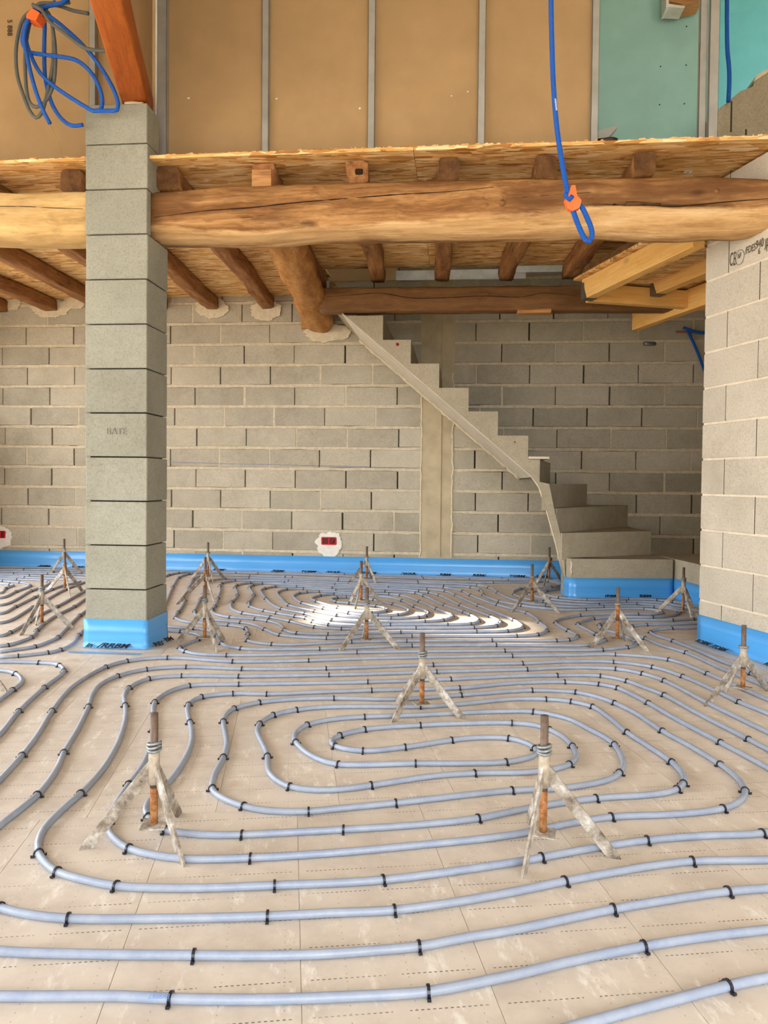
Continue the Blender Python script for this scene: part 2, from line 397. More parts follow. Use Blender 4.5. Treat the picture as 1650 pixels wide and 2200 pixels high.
# (the unit block's bevel is scaled with the block; blocks differ little in size)
def block_mesh(name, L, D, Hh, mat, bev=.004):
    return box(name, (0,0,0), (L, D, Hh), mat, bev)
blk = block_mesh('block', BL-.010, .06, CH-.028, M['block_back'])
TIE_X0, TIE_X1 = wy(905,1000,YB).x, wy(972,1000,YB).x
for k in range(0, 17):
    z = Z0 + k*CH
    off = (0 if k % 2 else .235) + random.uniform(-.03,.03)
    x = -1.86 - 7*BL + off
    filled = []
    while x < 3.3:
        bx = x + random.uniform(-.003,.003)
        a, b = bx, bx+BL-.010
        if b < TIE_X0 + .01 or a > TIE_X1 - .01:
            segs = [(a, b)]
        else:
            segs = []
            if a < TIE_X0-.05: segs.append((a, TIE_X0+.01))
            if b > TIE_X1+.05: segs.append((TIE_X1-.01, b))
        for (s0, s1) in segs:
            if s1-s0 < .05 or s0 > 3.3 or s1 < -4.9: continue
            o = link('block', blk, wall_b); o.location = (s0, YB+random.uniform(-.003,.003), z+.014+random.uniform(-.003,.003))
            o.scale = ((s1-s0)/(BL-.010), 1, 1)
        if random.random() < .3: filled.append(x-.005)
        x += BL
    # mortar bed above this course: a strip with a wavy edge, plus filled head joints
    vs_, fs = [], []
    n = 170
    for i in range(n+1):
        xx = -4.95 + 8.4*i/n
        h = .015 + .006*mnoise.noise((xx*7, k*3.1, 0)) + .003*mnoise.noise((xx*31, k*3.1, 5))
        h2 = .014 + .006*mnoise.noise((xx*7, k*3.1, 9)) + .003*mnoise.noise((xx*31, k*3.1, 15))
        zc = z+CH
        yf = YB+.004+.004*mnoise.noise((xx*9, k, 3))
        vs_ += [(xx, yf+.03, zc-h-.006), (xx, yf, zc-h), (xx, yf, zc+h2), (xx, yf+.03, zc+h2+.006)]
    for i in range(n):
        b = 4*i
        for q in range(3): fs.append((b+q, b+4+q, b+5+q, b+1+q))
    for xf in filled:
        s0 = len(vs_); wv = random.uniform(.008,.016)
        for (dx, dz) in ((-wv,-.01),(wv,-.01),(wv*.8,CH+.01),(-wv*.9,CH+.01)): vs_.append((xf+dx, YB+.002, z+dz))
        fs.append((s0, s0+1, s0+2, s0+3))
    o = link('mortar_bed', mesh('mortar_bed', vs_, fs, False, M['mortar']), wall_b)
# concrete tie column with ragged edges
pts = []
for i in range(61):
    zz = 3.4*i/60; pts.append(Vector((TIE_X0-.012+.016*mnoise.noise((zz*9,1,0)), YB-.004, zz)))
for i in range(60,-1,-1):
    zz = 3.4*i/60; pts.append(Vector((TIE_X1+.012+.016*mnoise.noise((zz*9,7,0)), YB-.004, zz)))
link('tie_column', prism('tie_column', pts, (0,.06,0), M['post_concrete']), wall_b)
xs_ = wy(947,1000,YB).x
link('formwork_ridge', box('formwork_ridge', (xs_-.006,YB-.014,.19), (xs_+.006,YB,3.0), M['post_concrete'], .003), wall_b)
# ragged mortar lips on the tie column edges
for nm, xe, sd in (('mortar_lip', TIE_X0, 1), ('mortar_lip', TIE_X1, 5)):
    path = [Vector((xe+.016*mnoise.noise((zz*9,sd,0))+.006*mnoise.noise((zz*30,sd,2)), YB-.004, zz)) for zz in [.19+1.8*i/50 for i in range(51)]]
    link(nm, tube(nm, path, lambda t: .008+.005*mnoise.noise((t*60,sd,0)), 6, M['plaster_beige']), wall_b)
# blue snapped chalk line
a, b = wy(362,993,YB), wy(903,1006,YB)
link('chalk_line', tube('chalk_line', [a-Vector((0,.008,0)), b-Vector((0,.008,0))], .0022, 5, m_flat('chalk_blue', lin(128,140,178), .9)), wall_b)

# right wall
def rw(s, z, d=0.0): return RW0 + RWD*s + RWN*d + Vector((0,0,z))
RM = Matrix((RWD, -RWN, Vector((0,0,1)))).transposed().to_4x4(); RM.translation = RW0     # local x along wall, y into wall
wall_r = link('wall_right', box('wall_right', (.006,.003,-.1), (5.0,.19,2.64), M['mortar_right'])); wall_r.matrix_world = RM; tag(wall_r, kind='structure')
CR = .2045
jm_ = box('open_joint', (-.0016,.0006,0), (.0016,.004,CR-.008), M['dark_gap'])
rblk = block_mesh('block', .4965, .2, CR-.013, M['block_right'], .0025)
for k in range(14):
    z = .0+k*CR + (.918 - 4.5*CR)*0
    z = .9125 - 5*CR + k*CR + .157 - CR
    s = -.30 if k % 2 else -.05
    if z > 2.62: break
    while s < 2.3:
        a, b = max(s, 0), s+.4965
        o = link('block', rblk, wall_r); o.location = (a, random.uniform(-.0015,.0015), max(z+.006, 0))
        o.scale = ((b-a)/.4965, 1, min(1, (2.64-z-.006)/(CR-.013)))
        if s > 0: link('open_joint', jm_, wall_r).location = (s-.0017, 0, z+.004)
        s += .5
# markings printed on one block of the right wall
def rw_px(x, y): return onplane(x, y, RW0, RWN)
def rw_text(s, p, size, sx=1.0, shear=0, name='printed_marking'):
    me = text_mesh(s, size, M['print'], .0004, shear)
    loc = RM.inverted() @ p
    o = link(name, me, wall_r); o.matrix_basis = Matrix.Translation((loc.x, -.003, loc.z)) @ Matrix.Rotation(math.pi/2, 4, 'X') @ Matrix.Diagonal((sx,1,1,1))
    return o
for (tx_, x, y, sz, kx, sh) in (('C',1568,573,.105,.36,.1), ('E',1576,571,.105,.36,.1), ('NF',1585,557,.042,.55,.2), ('/FDES',1601,547,.054,.62,.1), ('940',1624,536,.064,.62,.1), ('JD',1644,531,.06,.66,.1), ('6',1629,547,.045,.8,0), ('15',1645,541,.045,.8,0)):
    rw_text(tx_, rw_px(x, y), sz, kx, sh)
cpt = RM.inverted() @ rw_px(1590, 553)
ringpts = [Vector((cpt.x+.034*math.cos(t_), -.002, cpt.z+.040*math.sin(t_))) for t_ in [2*math.pi*i/24 for i in range(25)]]
link('printed_marking', tube('printed_marking', ringpts, .0012, 5, M['print']), wall_r)

# walls and roof outside the picture
WX = -4.95
win1 = (6.30, 7.20, 1.62, 2.30)              # y0 y1 z0 z1 : side window that lets the sun reach the floor
win2 = (3.15, 6.12, 0.0, 2.55)               # bay opening added for daylight; added blocker outside keeps the sun off
parts = [box('p', (WX-.25,2.88,-.1), (WX,3.15,6.0)), box('p', (WX-.25,6.12,-.1), (WX,6.30,6.0)), box('p', (WX-.25,7.20,-.1), (WX,7.6,6.0)), box('p', (WX-.25,-2.6,2.9), (WX,2.88,6.0))]
for (y0,y1,z0,z1) in (win1, win2):
    if z0 > 0: parts.append(box('p', (WX-.25,y0,-.1), (WX,y1,z0)))
    parts.append(box('p', (WX-.25,y0,z1), (WX,y1,6.0)))
tag(link('wall_left', join('wall_left', parts, M['block_back'])), kind='structure')
parts = [box('p', (3.6,-2.6,-.1), (3.8,4.9,6.0)), box('p', (3.6,4.9,-.1), (3.8,6.1,2.75)), box('p', (3.6,4.9,4.4), (3.8,6.1,6.0)), box('p', (3.6,6.1,-.1), (3.8,7.75,6.0))]   # with an upstairs window
tag(link('wall_side', join('wall_side', parts, M['block_back'])), kind='structure')
tag(link('wall_front_baffle', join('wall_front_baffle', [box('p', (-1.0,-2.85,3.3), (3.8,-2.6,6.0)), box('p', (-5.2,-2.85,-.1), (-1.0,-2.6,6.0))], M['block_back'])), kind='structure')  # unseen facade added to cut the front light, opening placed for the foreground
tag(link('ceiling', box('ceiling', (-5.2,-2.6,6.0), (3.8,7.8,6.15), M['plaster'])), kind='structure')
nb = link('sun_blocker', box('sun_blocker', (-16,5.85,-.13), (-13,9.2,6.2), M['plaster'])); tag(nb, kind='structure')  # unseen block added outside to keep direct sun off the bay
tag(link('ground', box('ground', (-40,-40,-.3), (40,40,-.13), M['soil'])), kind='structure')

# mezzanine deck of OSB panels
deck = empty('floor_mezzanine', (0,4.03,2.66)); tag(deck, kind='structure')
xs_seam = wy(892, 362, 4.2).x
cols_ = [(-4.9,-3.9), (-3.9,-1.86), (-1.86, xs_seam), (xs_seam, 1.95)]
for (x0,x1) in cols_:
    for (y0,y1) in ((4.03,5.28),(5.28,6.50),(6.50,7.54)):
        if y0 > 6.4 and x1 > -1.3:
            if x0 > -1.8 and x0 > -1.3: continue
            x1c = min(x1, -1.15)
        else: x1c = x1
        g = .0012
        vv = [(x0+g,y0+g,deck_z(y0)),(x1c-g,y0+g,deck_z(y0)),(x1c-g,y1-g,deck_z(y1)),(x0+g,y1-g,deck_z(y1))]
        vv += [(a_,b_,c_+.018) for (a_,b_,c_) in vv]
        me = mesh('osb_panel', vv, [(3,2,1,0),(4,5,6,7),(0,1,5,4),(1,2,6,5),(2,3,7,6),(3,0,4,7)], mat=M['osb'])
        child('osb_panel', me, deck)
for (x0,x1,y0,y1) in ((1.952,3.58,4.75,6.0),(1.952,3.58,6.0,7.54)):  # panels added to stop upstairs light leaking into the dark corner
    child('osb_panel', box('osb_panel', (x0,y0,2.70), (x1,y1,2.718), M['osb']), deck)
# shredded fibres along the deck's front edge
vs_, fs = [], []
for i in range(170):
    x = random.uniform(-2.6, 1.9); L_ = random.uniform(.006,.03); h_ = random.uniform(.002,.010)
    s0 = len(vs_); z = deck_z(4.03)+.018; an = random.uniform(-.5,.5)
    for (dx,dy,dz) in ((0,0,-.002),(L_,an*L_,-.002),(L_*.8,an*L_*.5-.004,h_),(L_*.1,-.003,h_*.6)): vs_.append((x+dx, 4.031+dy*.3, z+dz))
    fs.append((s0,s0+1,s0+2,s0+3))
tag(child('wood_splinters', mesh('wood_splinters', vs_, fs, mat=M['osb_edge']), deck), kind='stuff')
# small paper sticker on the deck's underside
p = onplane(1478, 369, Vector((0,4.03,deck_z(4.03))), Vector((0,-.0325,1)))
o = child('sticker', box('sticker', (-.022,-.016,-.0006), (.022,.016,0), M['white']), deck, None, Matrix.Translation(p-Vector((0,0,.001))) @ Matrix.Rotation(.15,4,'Z'))
child('sticker_print', box('sticker_print', (-.005,-.004,-.0012), (.005,.004,-.0004), M['black']), o, None, Matrix.Translation(p-Vector((0,0,.001))))

# upper partition: brown board backs between steel studs
YP = 4.30
part = empty('wall_partition', (0,YP,2.68)); tag(part, kind='structure')
stud_px = [-80, 198, 348, 570, 798, 1035, 1279]
sx_ = [wy(x,160,YP).x for x in stud_px]
for i in range(len(sx_)-1):
    child('plasterboard_panel', box('plasterboard_panel', (sx_[i]+.002,YP+.035,deck_z(YP)+.019), (sx_[i+1]-.002,YP+.048,5.2), M['card'], .001), part)
def stud(name, x, Y, z0, z1, wd, par, mat=M['steel']):
    # C-section: web towards the left, flanges front and back
    a = box('p', (x-wd/2,Y,z0), (x+wd/2,Y+.0015,z1)); b = box('p', (x+wd/2-.0015,Y,z0), (x+wd/2,Y+.034,z1)); c = box('p', (x-wd/2,Y+.0325,z0), (x+wd/2,Y+.034,z1))
    d = box('p', (x-wd/2,Y,z0), (x-wd/2+.0015,Y+.006,z1))
    return child(name, join(name, [a,b,c,d], mat), par)
for i, x in enumerate(sx_):
    if i == 0: continue
    stud('metal_stud', x, YP-.001, deck_z(YP)+.02, 5.2, .038 if i != 2 else .055, part)
sxr = wy(1522,160,YP).x
stud('metal_stud', sxr-.028, YP-.001, deck_z(YP)+.02, 5.2, .036, part); stud('metal_stud', sxr+.020, YP-.03, deck_z(YP)+.02, 5.2, .048, part)
# white strip standing in for bright light through the gap beside the rafter
child('gap_light_strip', box('gap_light_strip', (wy(331,100,YP).x,YP+.02,3.0), (wy(341,100,YP).x,YP+.034,5.2), M['white_metal']), part)
# stamped lettering and plaster specks on the boards
o = text_mesh('5 888', .042, M['black'], .0004)
child('printed_marking', o, part, None, Matrix.Translation(wy(16,42,YP+.03)) @ Matrix.Rotation(math.pi/2,4,'Y') @ Matrix.Rotation(0,4,'Z') @ Matrix.Rotation(math.pi/2,4,'X'))
for (x,y,r) in ((773,233,.006),(405,211,.005),(594,212,.004),(1005,197,.003),(970,206,.003)):
    p = wy(x,y,YP+.034)
    bm = bmesh.new(); bmesh.ops.create_icosphere(bm, subdivisions=1, radius=r); me = bpy.data.meshes.new('plaster_speck'); bm.to_mesh(me); bm.free(); me.materials.append(M['white'])
    o = child('plaster_speck', me, part, None, Matrix.Translation(p) @ Matrix.Diagonal((1.8 if r<.006 else 1,.3,1,1)))
# recessed green boards behind the open bay, blue-green room on the right
wg = empty('wall_recess', (1.2,5.3,2.7)); tag(wg, kind='structure')
gx0, gx1 = wy(1270,160,5.3).x, wy(1530,160,5.3).x
child('plasterboard_panel', box('plasterboard_panel', (gx0,5.3,2.66), (gx1,5.313,5.4), M['green']), wg)
for (x,y) in ((1422,31),(1419,143),(1474,140),(1417,225),(1470,223),(1475,57)):
    p = wy(x,y,5.3); child('screw_head', tube('screw_head', [p-Vector((0,.002,0)), p+Vector((0,.002,0))], .005, 6, M['screw']), wg)
cx0, cx1 = wy(1525,100,6.2).x, 3.55
child('plasterboard_panel', box('plasterboard_panel', (cx0-.4,6.2,2.66), (cx1,6.213,4.62), M['cyan']), wg)
zc_ = wy(1600,26,6.2).z
me = mesh('plasterboard_panel', [(cx0-.4,6.2,zc_),(cx1,6.2,zc_),(cx1,4.4,zc_+.65),(cx0-.4,4.4,zc_+.65),(cx0-.4,6.2,zc_+.013),(cx1,6.2,zc_+.013),(cx1,4.4,zc_+.663),(cx0-.4,4.4,zc_+.663)],
          [(0,1,2,3),(7,6,5,4),(0,4,5,1),(1,5,6,2),(2,6,7,3),(3,7,4,0)], mat=M['cyan']); child('plasterboard_panel', me, wg)
# rough stepped block wall rising to the right on the mezzanine
YU = 4.95
pl_ = [(1530,330),(1530,243),(1560,222),(1590,196),(1618,186),(1624,164),(1652,148),(1720,100),(1800,60),(1800,330)]
uw = link('wall_upper_right', prism('wall_upper_right', [wy(x,y,YU) for x,y in pl_], (0,.2,0), M['concrete'])); tag(uw, kind='structure')
for (x,y0,y1) in ((1572,218,284),(1603,278,290)):
    p0, p1 = wy(x,y0,YU), wy(x,y1,YU)
    link('open_joint', box('open_joint', (p0.x-.006,YU-.002,p1.z), (p0.x+.004,YU+.01,p0.z), M['dark_gap']), uw)
p = wy(1612,172,YU); link('mortar_cap', prism('mortar_cap', [wy(x,y,YU-.01) for x,y in ((1619,176),(1625,162),(1655,144),(1655,152),(1628,170))], (0,.22,0), M['plaster_beige']), uw)

# low concrete kerb right of the stairs
k0, k1 = Vector((1.678,6.84,0)), Vector((1.835,5.92,0))
kd = (k1-k0).normalized(); kn = Vector((-kd.y, kd.x, 0))
if kn.x < 0: kn = -kn
kerb = link('kerb', prism('kerb', [k0, k1, k1+kn*.9, k0+kn*.9], (0,0,.32), M['concrete'])); tag(kerb, kind='structure')

# ------------------------------------------------------------------ pillar
PX0, PX1, PY0, PY1 = -2.017, -1.672, 4.0, 4.29
pil = empty('block_pillar', ((PX0+PX1)/2, PY0, 0)); tag(pil, 'grey concrete block pillar with blue foam wrapped round its foot', 'pillar')
pblocks = []
zj = [0, .083, .323, .563, .803, 1.042, 1.28, 1.518, 1.757, 1.997, 2.237, 2.477, 2.716, 2.93]
for i in range(len(zj)-1):
    y1 = PY1 if zj[i+1] < 2.3 else (PY0+.055 if zj[i+1] < 2.5 else PY0+.17)
    dx = random.uniform(-.0025,.0025); g = .003
    pb_ = child('block', box('block', (PX0+dx,PY0+abs(dx),zj[i]+(g if i else 0)), (PX1+dx,y1,zj[i+1]-g), M['block_pillar'], .004), pil); pblocks.append(pb_)
child('mortar_core', box('mortar_core', (PX0+.02,PY0+.02,.02), (PX1-.02,PY0+.05,2.9), M['dark_gap']), pil)
child('mortar_core', box('mortar_core', (PX0+.02,PY0+.02,.02), (PX1-.02,PY1-.02,2.2), M['dark_gap']), pil)
child('mortar_cap', tube('mortar_cap', [Vector((PX1-.13+.02*i, PY0+.02, 2.93+.004*math.sin(i))) for i in range(6)], .014, 6, M['plaster_beige']), pil)
me = text_mesh('BATE', .05, M['block_pillar'], .0025)
child('stamped_marking', me, pblocks[5], None, Matrix.Translation((-1.90,PY0-.001,1.165)) @ Matrix.Rotation(math.pi/2,4,'X'))

# ------------------------------------------------------------------ blue perimeter foam strips
def foam_strip(name, label, path, h, outs, skirt=.10, texts=(), thick=.008, band=False):
    """foam standing along path (floor points), flared film skirt at its foot; outs = outward normals per point"""
    root = empty(name, path[0]); tag(root, label, 'insulation strip')
    n = len(path); vs_, fs = [], []
    prof = [(.0,h),(thick,h),(thick,h*.55),(thick+.001,h*.25),(thick+.003,h*.07),(thick+.009,.004),(.0,.0)]
    for p, o_ in zip(path, outs):
        for k, (d, z) in enumerate(prof):
            jit = .0025*mnoise.noise((p.x*14+k, p.y*14, z*9)) if 1 < k < 6 else 0
            vs_.append(p + o_*(d+jit) + Vector((0,0,z)))
    q = len(prof)
    for i in range(n-1):
        for k in range(q): fs.append((i*q+k, (i+1)*q+k, (i+1)*q+(k+1)%q, i*q+(k+1)%q))
    fs.append(tuple(range(q))); fs.append(tuple((n-1)*q+k for k in range(q-1,-1,-1)))
    foam_o = child('foam', mesh('foam', vs_, fs, True, M['foam']), root)
    # film skirt on the floor
    if skirt:
        vs_, fs = [], []; m_ = 5
        for i, (p, o_) in enumerate(zip(path, outs)):
            for k in range(m_):
                d = thick+.012+skirt*k/(m_-1)
                z = .006+.007*(1+mnoise.noise((p.x*11+o_.x*d*20, p.y*11+o_.y*d*20, k*1.0)))*(1-k/(m_-1)*.6)
                vs_.append(p+o_*d+Vector((0,0,z)))
        for i in range(n-1):
            for k in range(m_-1): fs.append((i*m_+k, i*m_+k+1, (i+1)*m_+k+1, (i+1)*m_+k))
        child('film_skirt', mesh('film_skirt', vs_, fs, True, M['film']), root)
    for (s, pos, ang, size) in texts:
        me = text_mesh(s, size, M['black'], .0005, .2, .0015)
        child('printed_marking', me, foam_o, None, Matrix.Translation(pos) @ Matrix.Rotation(ang,4,'Z') @ Matrix.Rotation(.42,4,'X'))
    return root
def sub(a, b, n): return [a+(b-a)*(i/n) for i in range(n+1)]
# back wall
pa, pb = Vector((-4.9,YB-.004,0)), Vector((1.15,YB-.004,0))
path = sub(pa, pb, 120)
tx = []
for x in (-4.3,-3.95,-3.2,-2.45,-1.85,-1.55,-1.3,-.95,-.55,-.2,.15,.5,.75):
    tx.append((random.choice(['/RBM','TOBM','/WAR','RBM/','_RBM']), Vector((x,YB-.055,.016)), random.uniform(-.05,.05), .055))
foam_strip('foam_edge_strip', 'long blue foam strip along the foot of the block wall at the back', path, .175, [Vector((0,-1,0))]*len(path), .08, tx)
# pillar wrap
e = .002
cor = [Vector((PX0-e,PY1+e,0)), Vector((PX0-e,PY0-e,0)), Vector((PX1+e,PY0-e,0)), Vector((PX1+e,PY1+e,0))]
path, outs = [], []
for i in range(3):
    nn = (Vector((-1,0,0)), Vector((0,-1,0)), Vector((1,0,0)))[i]
    seg = sub(cor[i], cor[i+1], 14)
    for k, p in enumerate(seg[:-1] if i < 2 else seg):
        o_ = nn.copy()
        if k == 0 and i > 0: o_ = (nn + (Vector((-1,0,0)), Vector((0,-1,0)))[i-1])
        path.append(p); outs.append(o_)
pw = foam_strip('foam_edge_strip', 'blue foam strip wrapped round the foot of the block pillar', path, .16, outs, .09,
    [('/RRBM', Vector((-1.93,PY0-.045,.014)), .02, .06), ('in', Vector((-2.0,PY0-.04,.014)), .02, .05), ('RE/', Vector((PX1+.045,PY0+.02,.014)), 1.2, .05), ('BM', Vector((PX1+.055,PY0+.15,.014)), 1.25, .05)], .004)
me = box('blue_band', (PX0-.03,PY0-.135,.003), (PX1+.02,PY0-.112,.005), M['film_blue']); child('blue_band', me, pw)
# first stair riser and its left cheek
sA, sB, sC = Vector((.865,6.44,0)), Vector((.912,6.262,0)), Vector((1.735,6.385,0))
sD = Vector((1.69,6.36,0)); kA = k0 + kd*.44
# right wall
ra, rb = rw(0,0,.002), rw(2.4,0,.002)
path = sub(ra, rb, 48)
foam_strip('foam_edge_strip', 'blue foam strip along the foot of the pale block wall on the right', path, .165, [RWN]*len(path), .10,
    [('ROBM/', rw(.05,.02,.06), math.atan2(RWD.y,RWD.x), .04), ('/TOBM', rw(.20,.02,.07), math.atan2(RWD.y,RWD.x), .04), ('RBM', rw(.62,.02,.07), math.atan2(RWD.y,RWD.x), .04)])

# ------------------------------------------------------------------ concrete staircase
YS = 6.36
st = empty('concrete_staircase', (.9,6.3,0)); tag(st, 'raw concrete staircase climbing left along the back wall above winding lower steps', 'staircase')
nos = [(-1.105,2.50),(-.870,2.30),(-.635,2.10),(-.402,1.90),(-.166,1.70),(.077,1.507),(.318,1.31),(.565,1.115)]
# tread k : z of tread, right end x
tre = [(2.50,-.870),(2.298,-.635),(2.097,-.402),(1.90,-.166),(1.70,.077),(1.507,.318),(1.31,.565)]
poly = [Vector((-.945,YS,2.298))]
for (z, x) in tre[1:]:
    if poly[-1].z != z: poly.append(Vector((poly[-1].x,YS,z)))
    poly.append(Vector((x,YS,z)))
poly.append(Vector((.565,YS,1.12)))
poly += [Vector((.655,YS,1.112)), Vector((.655,YS,.985)), Vector((.588,YS,.985))]
child('flight', prism('flight', [Vector((x,6.475,z)) for x,z in ((-1.13,2.465),(-1.13,2.62),(-1.105,2.62),(-1.105,2.50),(-.87,2.50),(-.87,2.299),(-.945,2.299))], (0,YB-6.475-.006,0), M['concrete']), st)
child('flight', prism('flight', poly, (0,YB-YS-.006,0), M['concrete']), st)
# pale soffit skin under the flight
sa_, sb_ = Vector((-.975,YS+.002,2.322)), Vector((.60,YS+.002,.975))
nn = Vector((sb_.z-sa_.z, 0, -(sb_.x-sa_.x))).normalized()
if nn.z > 0: nn = -nn
child('soffit', prism('soffit', [sa_, sb_, sb_+nn*.006, sa_+nn*.006], (0,YB-YS-.012,0), M['concrete_smooth']), st)
# ragged mortar along the joint of soffit and wall
path = [sa_+(sb_-sa_)*(i/60)+nn*(.012+.014*mnoise.noise((i*.7,3,0)))+Vector((0,YB-YS-.02,0)) for i in range(0,61)]
child('mortar_lip', tube('mortar_lip', path, lambda t: .016+.010*mnoise.noise((t*40,0,0)), 6, M['plaster_beige']), st)
# winding steps: each step is a block standing under its tread, wedge-shaped in plan
def step(zb, z0, poly2, name='step'):
    return child(name, prism(name, [Vector((x,y,z0)) for x,y in poly2], (0,0,zb-z0), M['concrete']), st)
W = YB-.006
step(.318, 0, [(.912,6.262),(1.735,6.385),(1.69,6.85),(.846,6.36),(.862,6.44)])
step(.52, .30, [(.846,6.345),(.90,6.37),(1.66,6.80),(1.60,7.18),(.815,6.40)])
step(.72, .50, [(.806,6.365),(1.62,W),(1.22,W),(.76,6.42)])
step(.92, .70, [(.68,6.366),(.737,6.366),(1.235,W),(.85,W)])
step(1.118, .985, [(.60,YS+.004),(.662,YS+.004),(.884,W),(.60,W)])
step(.986, .90, [(.652,YS+.004),(.662,YS+.004),(.884,W),(.84,W)])
step(.52, .315, [(1.62,W),(.815,6.40),(1.60,7.18)])
# sloping cheek under the winders (thin near the pivot)
child('cheek', prism('cheek', [Vector((x,6.357,z)) for x,z in ((.588,.985),(.655,.985),(.66,.935),(.738,.918),(.78,.72),(.83,.52),(.865,.318),(.885,.10),(.862,.20),(.80,.45),(.72,.72),(.66,.90))], (0,.06,0), M['concrete']), st)
child('mortar_lip', tube('mortar_lip', [Vector(p) for p in ((.592,6.37,.985),(.66,6.375,.89),(.72,6.38,.71),(.80,6.39,.44),(.858,6.40,.21))], lambda t: .008+.005*mnoise.noise((t*30,0,0)), 6, M['plaster_beige']), st)
# damaged front arris of the first step
child('mortar_lip', tube('mortar_lip', [Vector((.912,6.262,.19+.022*i))+Vector((.004*math.sin(i*2.1),.003*math.cos(i*1.7),0)) for i in range(6)], .008, 6, M['concrete_smooth']), st)
# red ring round a drilled hole in a riser cheek
p = wy(854,740,YS)
child('hole_mark', tube('hole_mark', [p+Vector((0,-.003,0))+Vector((.011*math.cos(t_),0,.011*math.sin(t_))) for t_ in [i*math.pi/6 for i in range(13)]], .0035, 5, M['red'], False), st)
child('hole', tube('hole', [p+Vector((0,-.004,0)), p], .008, 8, M['dark_gap']), st)
p = wy(1106,950,YS); child('hole', tube('hole', [p+Vector((0,-.003,0)), p], .006, 8, M['dark_gap']), st)
# plank lying on a step
a, b = wy(1141,983,6.38), wy(1181,983,6.30)
o = link('plank', box('plank', (.567,6.33,1.1205), (.735,7.1,1.140), M['pale_plank'], .002)); tag(o, 'thin pale plank lying on a step of the concrete stairs', 'plank')

# foam at the foot of the first step and of the kerb
path = sub(Vector((.862,6.44,0)), Vector((.912,6.262,0)), 6)[:-1]; outs = [Vector((-.96,-.27,0))]*len(path)
seg = sub(Vector((.912,6.262,0)), Vector((1.735,6.385,0)), 20); on = Vector((.148,-.989,0)).normalized()
for i, p in enumerate(seg): path.append(p); outs.append(on if i else Vector((-.8,-1.1,0)))
path = [p+o_*.003 for p, o_ in zip(path, outs)]
foam_strip('foam_edge_strip', 'deep blue foam strip round the lowest concrete stair step', path, .165, outs, .07,
    [('/RBM', Vector((1.18,6.262,.02)), .12, .05), ('RBM', Vector((1.46,6.30,.02)), .15, .05)])
path = sub(Vector((1.748,6.395,0)), k1-kn*.003, 12)
foam_strip('foam_edge_strip', 'short blue foam strip on the low concrete kerb beside the stairs', path, .165, [-kn]*len(path), .06)

# ------------------------------------------------------------------ timber
def log_mesh(name, A, B, wfun, hfun, mat, n=40, seg=20, sq=3.2, rough=.012, seed=0, wob=(0,0), up=Vector((0,0,1)), shape=None):
    """hewn timber from A to B; wfun/hfun half width/height along t; returns mesh in local coords and its matrix"""
    Mx = axis_matrix(A, B, up); L_ = (B-A).length
    vs_, fs = [], []
    for i in range(n+1):
        t = i/n; hw, hh = wfun(t), hfun(t)
        cy = wob[0]*mnoise.noise((t*3, seed, 1)); cz = wob[1]*mnoise.noise((t*3, seed, 8))
        if shape: cz += shape(t)
        for k in range(seg):
            th = 2*math.pi*k/seg
            c, s = math.cos(th), math.sin(th)
            y = math.copysign(abs(c)**(2/sq), c)*hw; z = math.copysign(abs(s)**(2/sq), s)*hh
            d = 1 + rough/max(hw,.03)*(mnoise.noise((t*L_*5, c*1.3+seed, s*1.3)) + .5*mnoise.noise((t*L_*17, c*3+seed, s*3)))
            vs_.append((t*L_, cy+y*d, cz+z*d))
    for i in range(n):
        for k in range(seg): k2 = (k+1)%seg; fs.append((i*seg+k, i*seg+k2, (i+1)*seg+k2, (i+1)*seg+k))
    fs.append(tuple(range(seg-1,-1,-1))); fs.append(tuple(n*seg+k for k in range(seg)))
    me = mesh(name, vs_, fs, True, mat)
    me.polygons[len(me.polygons)-1].use_smooth = False; me.polygons[len(me.polygons)-2].use_smooth = False
    return me, Mx
M['end_grain'] = m_wood('dark_end_grain', [lin(58,36,18), lin(92,62,36), lin(112,78,46), lin(136,98,62)], (14,14,14), .3, .85)
def timber(name, label, cat, A, B, w_, h_, mat, group=None, **kw):
    wf = w_ if callable(w_) else (lambda t: w_/2); hf = h_ if callable(h_) else (lambda t: h_/2)
    me, Mx = log_mesh(name, A, B, wf, hf, mat, **kw)
    o = link(name, me); o.matrix_world = Mx; tag(o, label, cat, group); return o
def crack(parent, pts, r=.004):
    path = catmull([Vector(p) for p in pts], .04)
    n = len(path)
    child('crack', tube('crack', path, lambda t: max(.0012, r*math.sin(math.pi*min(1,max(0,t)))**.5*(.7+.5*mnoise.noise((t*30,0,0)))), 5, M['crack']), parent)
M['crack'] = m_flat('dark_wood_crack', lin(44,26,14), .95)

